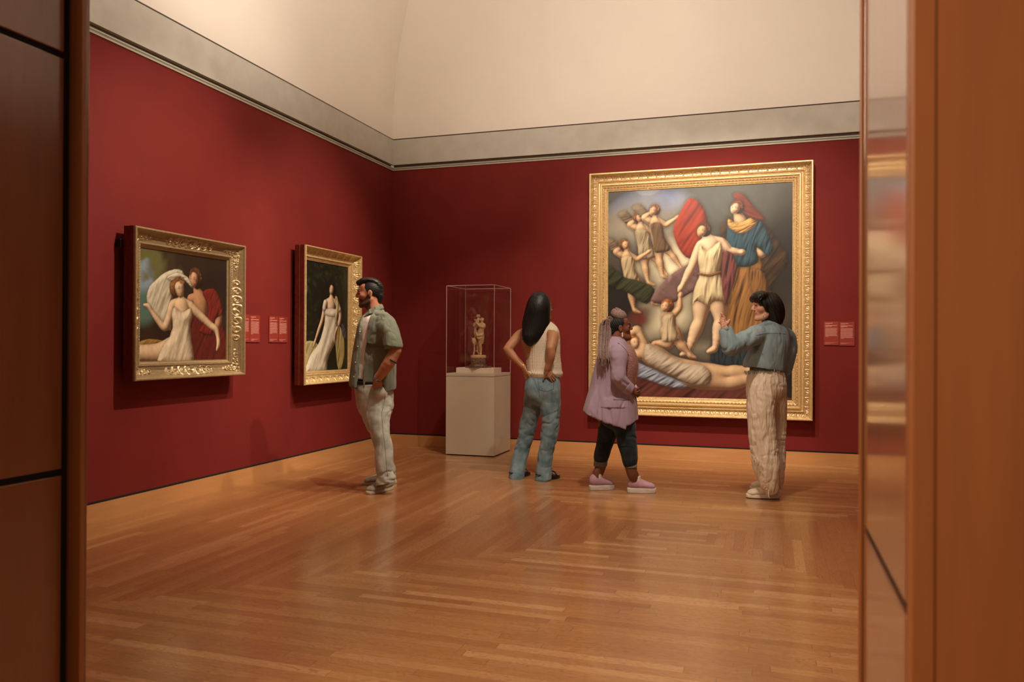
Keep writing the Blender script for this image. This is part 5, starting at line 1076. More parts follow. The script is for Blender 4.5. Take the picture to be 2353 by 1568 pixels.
for (cx_, cy_, dd, w_) in ((1186, 1098, 0.055, 0.066), (1249, 1103, -0.07, 0.072)):
    m = MB(); c_ = P(cx_, cy_, dd)
    for k in range(46):
        a = rnd.uniform(0, 6.28); q = c_+np.array([w_*math.cos(a), w_*1.15*math.sin(a), rnd.uniform(0.0, 0.008)]); m.tube([q, q+np.array([0.010*math.cos(a)*rnd.random(), 0.008*math.sin(a), -rnd.uniform(0.006, 0.018)])], 0.0010, 4)
    m.build('frayed_hem', M_FR, jn)['kind'] = 'stuff'
ringband('bracelet', P(1202, 842.5, -0.027), P(1204, 846, -0.035)-P(1192, 833, -0.01), 0.026, 0.003, 0.002, plain('gold_bracelet', (0.7, 0.45, 0.15), 0.3, 0.9), p.e)
M_SAN = plain('black_sandal_leather', (0.008, 0.008, 0.008), 0.45)
for he, to in ((heelL, toeL), (heelR, toeR)):
    d_ = nrm(to-he); s_ = np.array([-d_[1], d_[0], 0]); L_ = np.linalg.norm(to-he)
    q_ = sole_mesh(he-d_*0.012, to+d_*0.004, 0.047, 0.001, 0.027, 'sandal', M_SAN, p.e)
    for f_ in (0.58, 0.74):
        m = MB(); c_ = he+d_*L_*f_; m.tube([c_+s_*0.046*math.cos(a)+np.array([0, 0, 0.020+0.044*math.sin(a)]) for a in np.linspace(0, math.pi, 11)], 0.009, 8); m.build('strap', M_SAN, q_, True)
    m = MB(); m.tube([he+d_*0.02+s_*0.034*math.cos(a)-d_*0.03*math.sin(a)+np.array([0, 0, 0.055]) for a in np.linspace(0, math.pi, 9)], 0.006, 6); m.build('heel_strap', M_SAN, q_, True)
# ------------------------------------------------------------------ woman in lilac blazer
p = Person('woman with braided bun and ponytail, lilac blazer, dark jeans and lilac trainers', 1430, 1130)
P = p.P; lf = np.array([0.12, 0.99, 0.0])
hc = P(1424.5, 754.5, 0.0); HM = rotm((1, 0.03, 0.12)); HH = 0.212
flo = lambda a, b: np.array([(floor_at(a, b)-p.o)@p.X, (floor_at(a, b)-p.o)@p.Y, 0.0])
heelN, toeN, heelF, toeF = flo(1444, 1132.5), flo(1506, 1133), flo(1357, 1127), flo(1410, 1124)
B = SDF(); head_parts(B, hc, HM, HH, smile=True)
B.ell(hc+HM@np.array([0.03, 0, -0.085]), (0.050, 0.045, 0.030), HM, 0.02)
B.chain(p.c([(1417, 770, 0, 0.060), (1416, 788, 0, 0.066), (1416, 800, 0, 0.075)]), k=0.02)
B.chain(p.c([(1416, 802, 0, 0.10, 0.07), (1416, 820, 0, 0.16, 0.10), (1417, 860, 0, 0.15, 0.115), (1412, 905, 0, 0.16, 0.13), (1410, 945, 0, 0.16, 0.13)]), side=lf, k=0.03)
B.chain([(*P(1421, 806, -0.12), 0.05), (*P(1422, 812, -0.18), 0.052), (*P(1421, 842, -0.20), 0.048), (*P(1422, 870, -0.21), 0.045)], k=0.02)
B.chain([(*P(1422, 870, -0.21), 0.042), (*P(1436, 886, -0.17), 0.038), (*P(1449, 897, -0.12), 0.028)], k=0.012)
hand(B, P(1450, 899, -0.115), (1.0, 0.75, -0.12), (0.35, -0.75, 0.4), 0.05, (0.55, 0.6, 0.6, 0.6), 0.92, 1, 0.6)
B.chain([(*P(1421, 806, 0.12), 0.05), (*P(1424, 812, 0.18), 0.05), (*P(1428, 860, 0.20), 0.042), (*P(1446, 888, 0.14), 0.034), (*P(1458, 896, 0.05), 0.027)], k=0.015)
hand(B, P(1458, 896, 0.05), (0.35, -0.9, -0.05), (0.9, 0.3, 0.3), 0.05, (0.5, 0.5, 0.5, 0.5), 0.9, -1, 0.6)
for (x, y, x2, y2, x3, y3, dd) in ((1426, 950, 1441, 1020, 1455, 1110, -0.07), (1400, 950, 1392, 1010, 1374, 1104, 0.09)):
    B.chain([(*P(x, y, dd), 0.09), (*P(x2, y2, dd), 0.058), (*P((x2*0.45+x3*0.55), (y2*0.45+y3*0.55), dd), 0.042), (*P(x3, y3-10, dd), 0.031)], k=0.03)
for he, to in ((heelN, toeN), (heelF, toeF)): d_ = nrm(to-he); B.chain([(*(he+d_*0.055+np.array([0, 0, 0.15])), 0.030), (*(he+d_*0.06+np.array([0, 0, 0.08])), 0.028), (*(he+d_*0.15+np.array([0, 0, 0.065])), 0.022)], k=0.02)
sk = (0.17, 0.058, 0.03)
soft_mesh('body', B, M_SKIN, p.e, 0.0042, color=lambda V: face_color(V, hc, HM, HH, sk, (0.22, 0.04, 0.04), (0.008, 0.005, 0.004)))
# teeth of the smile
# hair at the scalp, bun and braids
M_DKH = hair_mat('black_scalp_hair', (0.003, 0.0025, 0.002), (0.009, 0.007, 0.005), (1, 1, 1), 0.6, 120)
S = SDF(); T = skull_cap(S, hc, HM, HH, 0.004)
S.plane(T(0.050, 0, 0.05), HM@np.array([1.0, 0, -0.35]), 0.006); S.plane(T(0, 0, -0.050), HM@np.array([0.45, 0, -1.0]), 0.01)
for q in (-1, 1): S.ell(T(0.078, q*0.05, -0.01), np.array([0.060, 0.05, 0.060]), HM, 0.006, '-'); S.ell(T(-0.002, q*0.085, -0.010), np.array([0.020, 0.02, 0.034]), HM, 0.004, '-')
S.chain([(*T(-0.075, 0, -0.03), 0.035, 0.055), (*T(-0.060, 0, -0.075), 0.028, 0.045)], side=HM[:, 0], k=0.02)
soft_mesh('hair', S, M_DKH, p.e, 0.004, disp=lambda V: 0.002*np.sin(V[:, 0]*400+V[:, 2]*200+3*NA(V, 9)))
M_BR = noise_mat('mauve_brown_braids', (0.13, 0.075, 0.062), (0.36, 0.24, 0.21), 140, 0.6, 0.8, 260, dist=0.003)
S = SDF(); bc = P(1421.5, 723.5, 0.0)
for k in range(10):
    z = -0.036+0.0088*k; r = 0.061*math.sqrt(max(0.03, 1-(z/0.0465)**2)); pts = []
    for a in np.linspace(0, 2*math.pi, 25): pts.append(bc+np.array([r*math.cos(a), r*0.92*math.sin(a), z+0.012*math.cos(a+0.6)*-1.0]))
    for a_, b_ in zip(pts[:-1], pts[1:]): S.seg(a_, b_, 0.0072, 0.0072, k=0.002)
S.ell(bc, (0.054, 0.050, 0.043), k=0.004)
soft_mesh('braided_bun', S, M_BR, p.e, 0.0033, smooth_it=1)
tie = P(1396, 735, -0.005); m = MB()
for k in range(34):
    q = random.Random(k+50); u = k/33.0; lay = q.uniform(-1, 1)
    x_b = 1377+24*u+q.uniform(-1, 1); yb = 838+q.uniform(-14, 12)-10*abs(u-0.4); dy = 0.045*lay*math.sqrt(max(0.05, 1-(2*u-1)**2))
    top = tie+np.array([0.010*(u-0.5), dy*0.4, 0.006*lay]); arch = P(1385+17*u, 733+8*abs(u-0.65), -0.02+dy)
    path = [top, arch, P(1378+26*u, 752, -0.03+dy), P(1376+27*u, 780, -0.075+dy), P(1374+26*u, 808, -0.155+dy*0.6), P(x_b-1, yb+6, -0.195+dy*0.4)]
    Pn = np.array([np.asarray(v) for v in path]); E_ = np.vstack([2*Pn[0]-Pn[1], Pn, 2*Pn[-1]-Pn[-2]]); pts = []; rs_ = []
    for i in range(1, len(E_)-2):
        for j in range(6):
            t = j/6; a, b, c, d = E_[i-1:i+3]; pts.append(0.5*((2*b)+(-a+c)*t+(2*a-5*b+4*c-d)*t*t+(-a+3*b-3*c+d)*t**3))
    n_p = len(pts)
    for i in range(n_p): rs_.append((0.0050+0.0008*math.sin(i*2.2))*(1-0.5*max(0, i/n_p-0.7)/0.3))
    m.tube(pts, rs_, 7)
m.build('braided_ponytail', M_BR, p.e, True)
m = MB()
for k in range(11):
    a = -1.3+k*0.26; q0 = tie+np.array([0.008, -0.02, 0]); m.tube([q0, q0+np.array([0.030*math.cos(a), -0.015-0.012*math.cos(a), 0.030*math.sin(a)])], [0.005, 0.0038], 6)
for k in range(4): m.tube([tie+np.array([0, 0, 0.01]), tie+np.array([-0.004+0.006*k, 0, 0.026])], [0.004, 0.003], 6)
m.build('braid_roots', M_BR, p.e, True)
M_EAR = plain('pale_pink_earring', (0.72, 0.55, 0.55), 0.25, coat=0.5); b = MB().sphere((0, 0, 0), 0.009, 14, (0.8, 0.5, 1.0)).sphere((0.001, 0, -0.018), 0.0095, 14, (0.75, 0.5, 1.5)).build('earring', M_EAR, p.e, True); b.location = P(1430, 767, -0.088)
# sequin top
M_SEQ = noise_mat('pink_sequins', (0.22, 0.09, 0.085), (0.75, 0.45, 0.44), 330, 0.25, 0.9, 330, metal=0.35, pos=(0.45, 0.6))
S = SDF(); S.chain(p.c([(1426, 800, 0, 0.10, 0.065), (1432, 818, 0, 0.135, 0.100), (1436, 842, 0, 0.145, 0.108), (1432, 864, 0, 0.14, 0.105), (1424, 890, 0, 0.14, 0.115)]), side=lf, k=0.02)
soft_mesh('sequin_top', S, M_SEQ, p.e, 0.005)
M_LIL = cloth_mat('lilac_twill', (0.31, 0.22, 0.29), (0.36, 0.26, 0.335), 320, bump=0.12, scale=4)
S = SDF()
S.chain(p.c([(1416, 790, 0, 0.085, 0.070), (1414, 803, 0, 0.160, 0.100), (1413, 825, 0, 0.160, 0.135), (1410, 855, 0, 0.158, 0.155), (1407, 890, 0, 0.165, 0.175), (1405, 930, 0, 0.19, 0.200), (1404, 965, 0, 0.215, 0.210), (1404, 990, 0, 0.215, 0.212)]), side=lf, k=0.03)
S.chain(p.c([(1376, 900, -0.02, 0.10, 0.05), (1362, 935, -0.03, 0.12, 0.05), (1356, 965, -0.03, 0.14, 0.05)]), side=lf, k=0.04)
S.chain([(*P(1419, 804, -0.10), 0.062), (*P(1421, 815, -0.18), 0.070), (*P(1420, 845, -0.205), 0.062), (*P(1420, 868, -0.225), 0.058)], k=0.012)
S.chain([(*P(1420, 868, -0.225), 0.057), (*P(1433, 884, -0.19), 0.054), (*P(1441, 893, -0.165), 0.052)], k=0.008)
S.chain([(*P(1419, 804, 0.10), 0.062), (*P(1423, 815, 0.18), 0.068), (*P(1427, 862, 0.205), 0.062), (*P(1440, 884, 0.16), 0.056)], k=0.03)
S.chain(p.c([(1430, 784, -0.0, 0.052), (1446, 800, 0.0, 0.055), (1462, 822, 0.0, 0.058), (1470, 850, 0.0, 0.060), (1471, 880, 0.0, 0.055), (1474, 900, 0.0, 0.045)]), k=0.01, op='-')
S.chain(p.c([(1428, 778, 0, 0.06), (1420, 770, 0, 0.072)]), k=0.006, op='-')
S.plane(P(1404, 975, -0.2), (-0.36, 0.05, -1), 0.004, hi=(P(1436, 900, 0)[0], 9, 9)); S.plane(P(1436, 979, -0.2), (0.26, 0, -1), 0.004, lo=(P(1436, 900, 0)[0], -9, -9))
def bd_(V):
    arm = sm(-0.165, -0.20, V[:, 1])*(V[:, 2] > 0.72); flare = sm(1.0, 0.5, V[:, 2])
    return wrinkle(V, 14, 14, 2.0, 0.012, 9)*(1-arm)*(0.3+flare)+wrinkle(V, 9, 9, 10, 0.011, 10)*arm
bl = soft_mesh('blazer', S, M_LIL, p.e, 0.0048, disp=bd_)
M_LILD = plain('dark_lapel_piping', (0.035, 0.022, 0.028), 0.8)
S = SDF(); c0, ax_ = P(1437.5, 889, -0.166), nrm(P(1450, 901, -0.13)-P(1430, 882, -0.19))
S.seg(c0-ax_*0.028, c0+ax_*0.040, 0.061, 0.060, k=0.003); S.plane(c0-ax_*0.030, -ax_, 0.003); S.plane(c0+ax_*0.042, ax_, 0.003); S.seg(c0+ax_*0.05, c0+ax_*0.09, 0.046, 0.046, op='-', k=0.004)
soft_mesh('turned_cuff', S, M_LIL, bl, 0.0045)
surf_tube('lapel_edge', p, bl, [(1420, 788), (1430, 796), (1439, 806), (1446, 820), (1449, 840), (1450, 862)], 0.0022, M_LILD, bl)
surf_tube('back_seam', p, bl, [(1398, 800), (1388, 840), (1380, 890), (1372, 950)], 0.0014, M_LIL, bl)
surf_tube('pocket_welt', p, bl, [(1409, 919), (1428, 919.5), (1446, 920)], 0.0022, M_LILD, bl)
S = SDF(); S.chain([(*P(1416, 781, 0.06), 0.016, 0.006), (*P(1405, 783, 0.03), 0.02, 0.006), (*P(1403, 786, -0.04), 0.022, 0.006), (*P(1413, 786, -0.09), 0.020, 0.006), (*P(1424, 790, -0.11), 0.016, 0.006)], side=(0.2, -0.2, 1), k=0.006)
soft_mesh('collar', S, M_LIL, bl, 0.004)
M_RUF = plain('pale_pink_ruffle', (0.66, 0.47, 0.46), 0.5); m = MB()
for k in range(7): m.sphere(P(1459+1.2*(k % 4), 886+2.6*k*0.8, -0.03-0.01*(k % 3)), 0.011, 10, (1, 1, 1.2))
m.build('ruffled_cuff', M_RUF, p.e, True)
M_DKJ = cloth_mat('dark_indigo_denim', (0.008, 0.013, 0.018), (0.022, 0.034, 0.042), 320, bump=0.3, scale=14); M_CUFF = cloth_mat('denim_cuff_reverse', (0.13, 0.12, 0.105), (0.19, 0.175, 0.155), 600)
S = SDF(); S.chain(p.c([(1412, 925, 0, 0.17, 0.135), (1414, 950, 0, 0.17, 0.135)]), side=lf, k=0.02)
S.chain([(*P(1425, 950, -0.08), 0.095, 0.090), (*P(1435, 985, -0.075), 0.080, 0.085), (*P(1440, 1015, -0.07), 0.067, 0.07), (*P(1446, 1045, -0.07), 0.054, 0.06), (*P(1448, 1066, -0.07), 0.050, 0.055)], k=0.03)
S.chain([(*P(1404, 950, 0.09), 0.10, 0.095), (*P(1399, 980, 0.09), 0.074, 0.08), (*P(1394, 1005, 0.09), 0.066, 0.068), (*P(1385, 1035, 0.09), 0.056, 0.06), (*P(1380, 1058, 0.09), 0.052, 0.055)], k=0.03)
dj = soft_mesh('jeans', S, M_DKJ, p.e, 0.0048, disp=lambda V: wrinkle(V, 8, 8, 16, 0.006, 11))
for (x, y0, y1, dd, w_) in ((1448.5, 1060, 1074.5, -0.07, 0.056), (1380, 1056, 1071.5, 0.09, 0.056)):
    S = SDF(); a_, b_ = P(x+(-1 if dd < 0 else 1), y0-4, dd), P(x+(1 if dd < 0 else -1), y1+4, dd); S.seg(a_, b_, w_, w_+0.002, k=0.003); S.plane(P(x, y0, dd), (0, 0, 1), 0.004); S.plane(P(x, y1, dd), (0, 0, -1), 0.004)
    soft_mesh('turned_up_cuff', S, M_CUFF, dj, 0.0045, disp=lambda V: wrinkle(V, 5, 5, 5, 0.004, 3))
M_LSH = cloth_mat('lilac_trainer_leather', (0.42, 0.23, 0.29), (0.50, 0.29, 0.35), 500, rough=0.5, bump=0.1, scale=20); M_PSO = noise_mat('milky_platform_sole', (0.50, 0.42, 0.36), (0.62, 0.54, 0.46), 20, 0.5, 0.1); M_SOCK = cloth_mat('cream_sock', (0.66, 0.58, 0.46), (0.72, 0.64, 0.52), 300); M_LLA = plain('purple_laces', (0.14, 0.075, 0.11), 0.7)
for he, to in ((heelN, toeN), (heelF, toeF)):
    d_ = nrm(to-he); S = SDF(); shoe(S, he, to, 0.048, 0.105, 0.042); S.plane((0, 0, 0.032), (0, 0, -1)); s_ = soft_mesh('trainer', S, M_LSH, p.e, 0.0042)
    sole_mesh(he-d_*0.012, to+d_*0.006, 0.053, 0.001, 0.043, 'platform_sole', M_PSO, s_); laces('laces', M_LLA, s_, he, to, 0.105, sole=0.042)
    S = SDF(); q = he+d_*0.065; S.seg(q+np.array([0, 0, 0.09]), q+np.array([0, 0, 0.145]), 0.037, 0.035, k=0.01); S.plane((0, 0, 0.140), (0, 0, 1)); soft_mesh('sock', S, M_SOCK, p.e, 0.0045)
# ------------------------------------------------------------------ woman pointing at the painting
p = Person('woman with dark bob, cropped denim shirt and cream balloon trousers, raising one hand', 1760, 1147)
P = p.P; lf = nrm((-0.62, -0.78, 0.0))
hc = P(1757.5, 706, 0.0); HM = rotm((-0.99, -0.10, -0.02)); HH = 0.222
flo = lambda a, b: np.array([(floor_at(a, b)-p.o)@p.X, (floor_at(a, b)-p.o)@p.Y, 0.0])
heelN, toeN, heelF, toeF = flo(1791, 1147), flo(1715, 1144), flo(1786, 1131), flo(1724, 1125)
B = SDF(); head_parts(B, hc, HM, HH, smile=True)
B.chain(p.c([(1765, 720, 0.02, 0.048), (1768, 738, 0.02, 0.050), (1771, 752, 0.02, 0.062)]), k=0.02)
B.chain(p.c([(1772, 757, 0.02, 0.10, 0.055), (1772, 775, 0.02, 0.165, 0.085), (1768, 810, 0.0, 0.14, 0.09), (1762, 845, 0, 0.115, 0.085), (1760, 885, 0, 0.15, 0.115)]), side=lf, k=0.03)
B.chain([(*P(1748, 765, -0.06), 0.045), (*P(1735, 770, -0.13), 0.048), (*P(1708, 782, -0.20), 0.042), (*P(1680, 796, -0.26), 0.037)], k=0.02)
wr = P(1665, 751, -0.24)
B.chain([(*P(1680, 796, -0.26), 0.035), (*P(1673, 776, -0.25), 0.034), (*wr, 0.0255)], k=0.012)
# raised left hand: back of the hand to us, fingers apart
def fing(pts, r, k=0.003):
    for (a, ra), (b_, rb) in zip(zip(pts[:-1], r[:-1]), zip(pts[1:], r[1:])): B.seg(a, b_, ra, rb, k=k)
mc = [P(1664.5, 731.5, -0.245), P(1661.0, 733.0, -0.242), P(1658.2, 736.5, -0.238), P(1656.5, 741.0, -0.234)]
B.seg(wr, P(1665, 745, -0.24), 0.026, 0.033, 0.017, 0.017, (1, 0, 0), 0.008)
for q in mc: B.seg(P(1665.2, 746, -0.24), q, 0.0165, 0.0125, 0.014, 0.010, (1, 0.3, 0.6), 0.010)
fing([mc[0], P(1661.0, 726.4, -0.247), P(1658.5, 722.8, -0.250), P(1656.9, 720.6, -0.252)], [0.0095, 0.0088, 0.0080, 0.0070])
fing([mc[1], P(1657.6, 729.4, -0.236), P(1655.8, 726.9, -0.232)], [0.0095, 0.0088, 0.0075]); 
fing([mc[2], P(1655.6, 735.0, -0.226), P(1654.4, 732.6, -0.222)], [0.0090, 0.0084, 0.0072])
fing([mc[3], P(1653.4, 741.6, -0.224), P(1651.4, 740.7, -0.220)], [0.0080, 0.0074, 0.0064])
fing([P(1667.5, 747, -0.245), P(1672.0, 742.5, -0.255), P(1674.8, 739.0, -0.258), P(1675.8, 735.6, -0.258)], [0.0155, 0.0125, 0.0100, 0.0085], 0.008)
B.chain([(*P(1794, 768, 0.10), 0.045), (*P(1808, 778, 0.16), 0.046), (*P(1814, 805, 0.18), 0.040), (*P(1806, 840, 0.14), 0.036), (*P(1790, 862, 0.09), 0.027)], k=0.02)
hand(B, P(1788, 864, 0.085), P(1762, 886, 0.06)-P(1788, 864, 0.085), (0.7, 0.7, 0.3), 0.05, (0.25, 0.25, 0.25, 0.25), 0.9, 1, 0.5)
for (x, dd) in ((1756, -0.08), (1772, 0.10)): B.chain([(*P(x, 900, dd), 0.08), (*P(x, 1000, dd), 0.05), (*P(x+14, 1110, dd), 0.035)], k=0.03)
for he, to in ((heelN, toeN), (heelF, toeF)): d_ = nrm(to-he); B.chain([(*(he+d_*0.055+np.array([0, 0, 0.13])), 0.034), (*(he+d_*0.06+np.array([0, 0, 0.08])), 0.032), (*(he+d_*0.16+np.array([0, 0, 0.05])), 0.028)], k=0.02)
sk = (0.58, 0.31, 0.20)
def w4col(V):
    C_ = face_color(V, hc, HM, HH, sk, (0.36, 0.10, 0.08), (0.03, 0.015, 0.01), blush=(0.55, 0.12, 0.08))
    q = V-P(1665, 742, -0.25); r = np.linalg.norm(q, axis=1); pat = (np.sin(q[:, 0]*620+3*np.sin(q[:, 2]*300))*np.sin(q[:, 2]*560+2*np.sin(q[:, 0]*420)) > 0.30)&(r < 0.048)&(V[:, 1] < -0.235); C_[pat] = C_[pat]*0.42; return C_
soft_mesh('body', B, M_SKIN, p.e, 0.0040, color=w4col, smooth_it=1)
M_BOB = hair_mat('dark_brown_bob', (0.002, 0.0016, 0.0012), (0.014, 0.011, 0.007), (1, 1, 0.1), 0.42, 110)
S = SDF(); T = skull_cap(S, hc, HM, HH, 0.010)
S.ell(T(0.118, 0, -0.045), np.array([0.078, 0.09, 0.090]), HM, 0.008, '-')
S.chain([(*T(0.020, 0, 0.100), 0.074, 0.028), (*T(0.058, 0, 0.088), 0.068, 0.026), (*T(0.074, 0, 0.074), 0.060, 0.014), (*T(0.083, 0, 0.060), 0.054, 0.008)], side=HM[:, 1], k=0.03)
S.chain(p.c([(1768, 694, 0.0, 0.078, 0.080), (1775, 708, 0.0, 0.074, 0.082), (1777, 724, 0.005, 0.068, 0.078), (1776, 736, 0.01, 0.056, 0.070), (1775, 743, 0.015, 0.042, 0.058)]), side=(1, 0, 0), k=0.03)
S.chain(p.c([(1785, 702, 0.0, 0.034), (1788, 720, 0.01, 0.036), (1787, 738, 0.02, 0.030)]), k=0.03)
S.ell(P(1748, 722, -0.11), (0.032, 0.06, 0.050), k=0.010, op='-')
S.chain([(*T(0.045, 0.070, 0.05), 0.012), (*T(0.030, 0.078, 0.01), 0.012), (*T(0.018, 0.080, -0.030), 0.007)], k=0.010)
soft_mesh('hair', S, M_BOB, p.e, 0.004, disp=lambda V: 0.0012*np.sin(V[:, 0]*230+V[:, 2]*60+6*NA(V, 7))+0.0006*np.sin(V[:, 0]*620-V[:, 2]*160+5*NB(V, 7)))
m = MB(); ec = P(1756, 725.5, -0.083); m.tube([ec+np.array([0.009*math.cos(a), 0, 0.013*math.sin(a)]) for a in np.linspace(0, 2*math.pi, 17)], 0.0016, 6); m.build('hoop_earring', plain('silver_hoop', (0.8, 0.76, 0.7), 0.2, 1.0), p.e, True)
M_CH = cloth_mat('faded_chambray', (0.16, 0.225, 0.25), (0.24, 0.31, 0.335), 320, bump=0.3, scale=7, fstr=0.8)
S = SDF()
S.chain(p.c([(1772, 752, 0.02, 0.085, 0.060), (1773, 764, 0.02, 0.165, 0.090), (1773, 780, 0.02, 0.195, 0.115), (1769, 805, 0.0, 0.185, 0.130), (1758, 832, -0.01, 0.165, 0.140), (1753, 856, -0.01, 0.160, 0.145)]), side=lf, k=0.03)
S.chain([(*P(1752, 764, -0.05), 0.058), (*P(1736, 771, -0.13), 0.066), (*P(1710, 783, -0.20), 0.062), (*P(1684, 796, -0.255), 0.056), (*P(1680, 797, -0.26), 0.054)], k=0.03)
S.chain([(*P(1680, 797, -0.26), 0.052), (*P(1674, 783, -0.252), 0.050), (*P(1669, 766, -0.246), 0.043), (*P(1666.5, 757, -0.243), 0.040)], k=0.02)
S.chain([(*P(1794, 764, 0.09), 0.055), (*P(1805, 776, 0.15), 0.066), (*P(1812, 800, 0.17), 0.056), (*P(1806, 835, 0.14), 0.050), (*P(1798, 862, 0.11), 0.045)], k=0.03)
S.plane(P(1666, 754, -0.243), (-0.3, 0, 1), 0.004, hi=(P(1690, 0, -0.2)[0], 9, 9))
S.plane(P(1740, 846, -0.1), (-0.13, 0, -1), 0.005, hi=(P(1792, 850, 0)[0], 9, 9)); S.plane(P(1800, 866, 0.1), (0.2, 0, -1), 0.005)
S.ell(P(1790, 862, -0.06), (0.045, 0.09, 0.030), k=0.01, op='-')
S.chain(p.c([(1764, 742, 0.01, 0.052), (1765, 752, 0.0, 0.050)]), k=0.006, op='-')
def ch_(V):
    arm = sm(P(1730, 800, -0.1)[0], P(1716, 800, -0.1)[0], V[:, 0]); hem = 0.5+0.8*sm(1.15, 0.95, V[:, 2])
    return wrinkle(V, 16, 16, 5, 0.012, 12)*(1-arm)*hem+wrinkle(V, 16, 10, 8, 0.014, 13)*arm
cs = soft_mesh('cropped_shirt', S, M_CH, p.e, 0.0045, disp=ch_)
S = SDF()
for A_, B_ in (((1788, 747, 0.04), (1784, 747, -0.05)), ((1784, 747, -0.05), (1770, 747, -0.100)), ((1770, 747, -0.100), (1755, 748, -0.118)), ((1755, 748, -0.118), (1745, 754, -0.118)), ((1745, 754, -0.118), (1739, 760, -0.112))): S.seg(P(*A_), P(*B_), 0.022, 0.022 if A_[0] > 1746 else 0.010, 0.006, 0.006, side=(0.1, 0.25, 1), k=0.006)
soft_mesh('collar', S, M_CH, cs, 0.004)
M_SEAM2 = plain('chambray_seam', (0.07, 0.095, 0.10), 0.9)
surf_tube('yoke_seam', p, cs, [(1738, 771), (1752, 768), (1770, 766), (1790, 766), (1804, 768)], 0.0016, M_SEAM2, cs)
surf_tube('back_pleat', p, cs, [(1784, 767), (1784, 800), (1779, 838)], 0.0020, M_CH, cs); surf_tube('sleeve_seam', p, cs, [(1740, 757), (1735, 775), (1741, 797), (1752, 815)], 0.0018, M_CH, cs)
m = MB(); M_FRC = plain('frayed_chambray', (0.26, 0.31, 0.31), 0.9)
for k in range(110):
    a = rnd.uniform(-3.4, 0.6); c_ = P(1756, 848, -0.01); q = c_+np.array([0.150*math.cos(a), 0.150*math.sin(a), rnd.uniform(-0.004, 0.006)+0.13*-0.150*math.cos(a)*-1]); m.tube([q, q+np.array([rnd.uniform(-0.01, 0.01), rnd.uniform(-0.01, 0), -rnd.uniform(0.01, 0.03)])], 0.0013, 4)
m.build('frayed_hem', M_FRC, cs)['kind'] = 'stuff'
M_CR = cloth_mat('cream_crinkled_gauze', (0.62, 0.50, 0.38), (0.72, 0.60, 0.47), 260, bump=0.6, scale=14, stretch=(3, 3, 0.5), fold=16, fstretch=(1.8, 1.8, 0.5), fstr=0.8)
S = SDF()
S.chain(p.c([(1757, 848, 0, 0.135, 0.112), (1759, 868, 0, 0.160, 0.135), (1761, 890, 0, 0.168, 0.150)]), side=lf, k=0.02)
S.chain([(*P(1750, 888, -0.06), 0.110, 0.115), (*P(1748, 930, -0.07), 0.100, 0.11), (*P(1750, 980, -0.08), 0.098, 0.10), (*P(1755, 1030, -0.08), 0.098, 0.10), (*P(1759, 1070, -0.08), 0.092, 0.098), (*P(1764, 1098, -0.08), 0.072, 0.082), (*P(1768, 1116, -0.08), 0.050, 0.058), (*P(1770, 1124, -0.08), 0.046, 0.05)], side=(1, 0, 0), k=0.03)
S.chain([(*P(1776, 890, 0.05), 0.100, 0.115), (*P(1779, 930, 0.08), 0.092, 0.11), (*P(1778, 980, 0.09), 0.092, 0.10), (*P(1777, 1030, 0.10), 0.090, 0.10), (*P(1778, 1065, 0.10), 0.084, 0.096), (*P(1781, 1095, 0.10), 0.060, 0.075), (*P(1784, 1116, 0.10), 0.042, 0.05)], side=(1, 0, 0), k=0.02)
S.plane(P(0, 844.5, 0), (0, 0, 1))
tr = soft_mesh('balloon_trousers', S, M_CR, p.e, 0.0048, disp=lambda V: wrinkle(V, 16, 16, 1.3, 0.010, 14)*(0.5+0.9*sm(0.5, 0.15, V[:, 2]))+wrinkle(V, 6, 6, 22, 0.004, 15))
S = SDF(); S.chain(p.c([(1757, 845, 0, 0.138, 0.116), (1757, 851, 0, 0.142, 0.119)]), side=lf, k=0.01); S.plane(P(0, 844, 0), (0, 0, 1)); S.plane(P(0, 852, 0), (0, 0, -1)); soft_mesh('waistband', S, M_CR, tr, 0.0045)
S = SDF(); S.chain(p.c([(1757, 836, 0, 0.130, 0.105), (1757, 848, 0, 0.136, 0.112)]), side=lf, k=0.01); S.plane(P(0, 832, 0), (0, 0, 1)); S.plane(P(0, 846, 0), (0, 0, -1)); soft_mesh('undershirt', S, cloth_mat('olive_patterned_top', (0.05, 0.05, 0.03), (0.22, 0.21, 0.15), 200, scale=60), p.e, 0.005)
M_TIE = plain('cream_drawstring', (0.72, 0.58, 0.44), 0.8); m = MB()
q = P(1768, 1119, -0.135); m.tube([q, q+np.array([-0.03, -0.01, 0.012]), q+np.array([-0.052, -0.012, -0.012]), q+np.array([-0.03, -0.014, -0.02]), q], 0.003, 6); m.tube([q, q+np.array([0.03, -0.008, 0.01]), q+np.array([0.045, -0.01, -0.01]), q+np.array([0.02, -0.012, -0.016]), q], 0.003, 6)
m.tube([q, q+np.array([-0.012, -0.016, -0.03]), q+np.array([-0.012, -0.018, -0.07]), q+np.array([-0.006, -0.02, -0.088])], 0.003, 6)
m.build('drawstring', M_TIE, tr, True); m = MB()
q = P(1737, 1055, -0.17); m.tube([q, q+np.array([-0.015, -0.01, 0.016]), q+np.array([-0.022, -0.01, -0.008]), q+np.array([-0.008, -0.01, -0.024])], 0.0026, 6); m.tube([q, q+np.array([0.012, -0.01, 0.0]), q+np.array([0.014, -0.012, -0.05])], 0.0026, 6); m.tube([q, q+np.array([-0.002, -0.01, -0.045])], 0.0026, 6)
m.build('drawstring', M_TIE, tr, True)
M_WSH = cloth_mat('off_white_runner', (0.56, 0.46, 0.35), (0.66, 0.56, 0.44), 400, rough=0.6, bump=0.12, scale=18); M_WSO = plain('white_foam_sole', (0.66, 0.58, 0.48), 0.6); M_OUT = plain('dark_outsole', (0.02, 0.018, 0.016), 0.8)
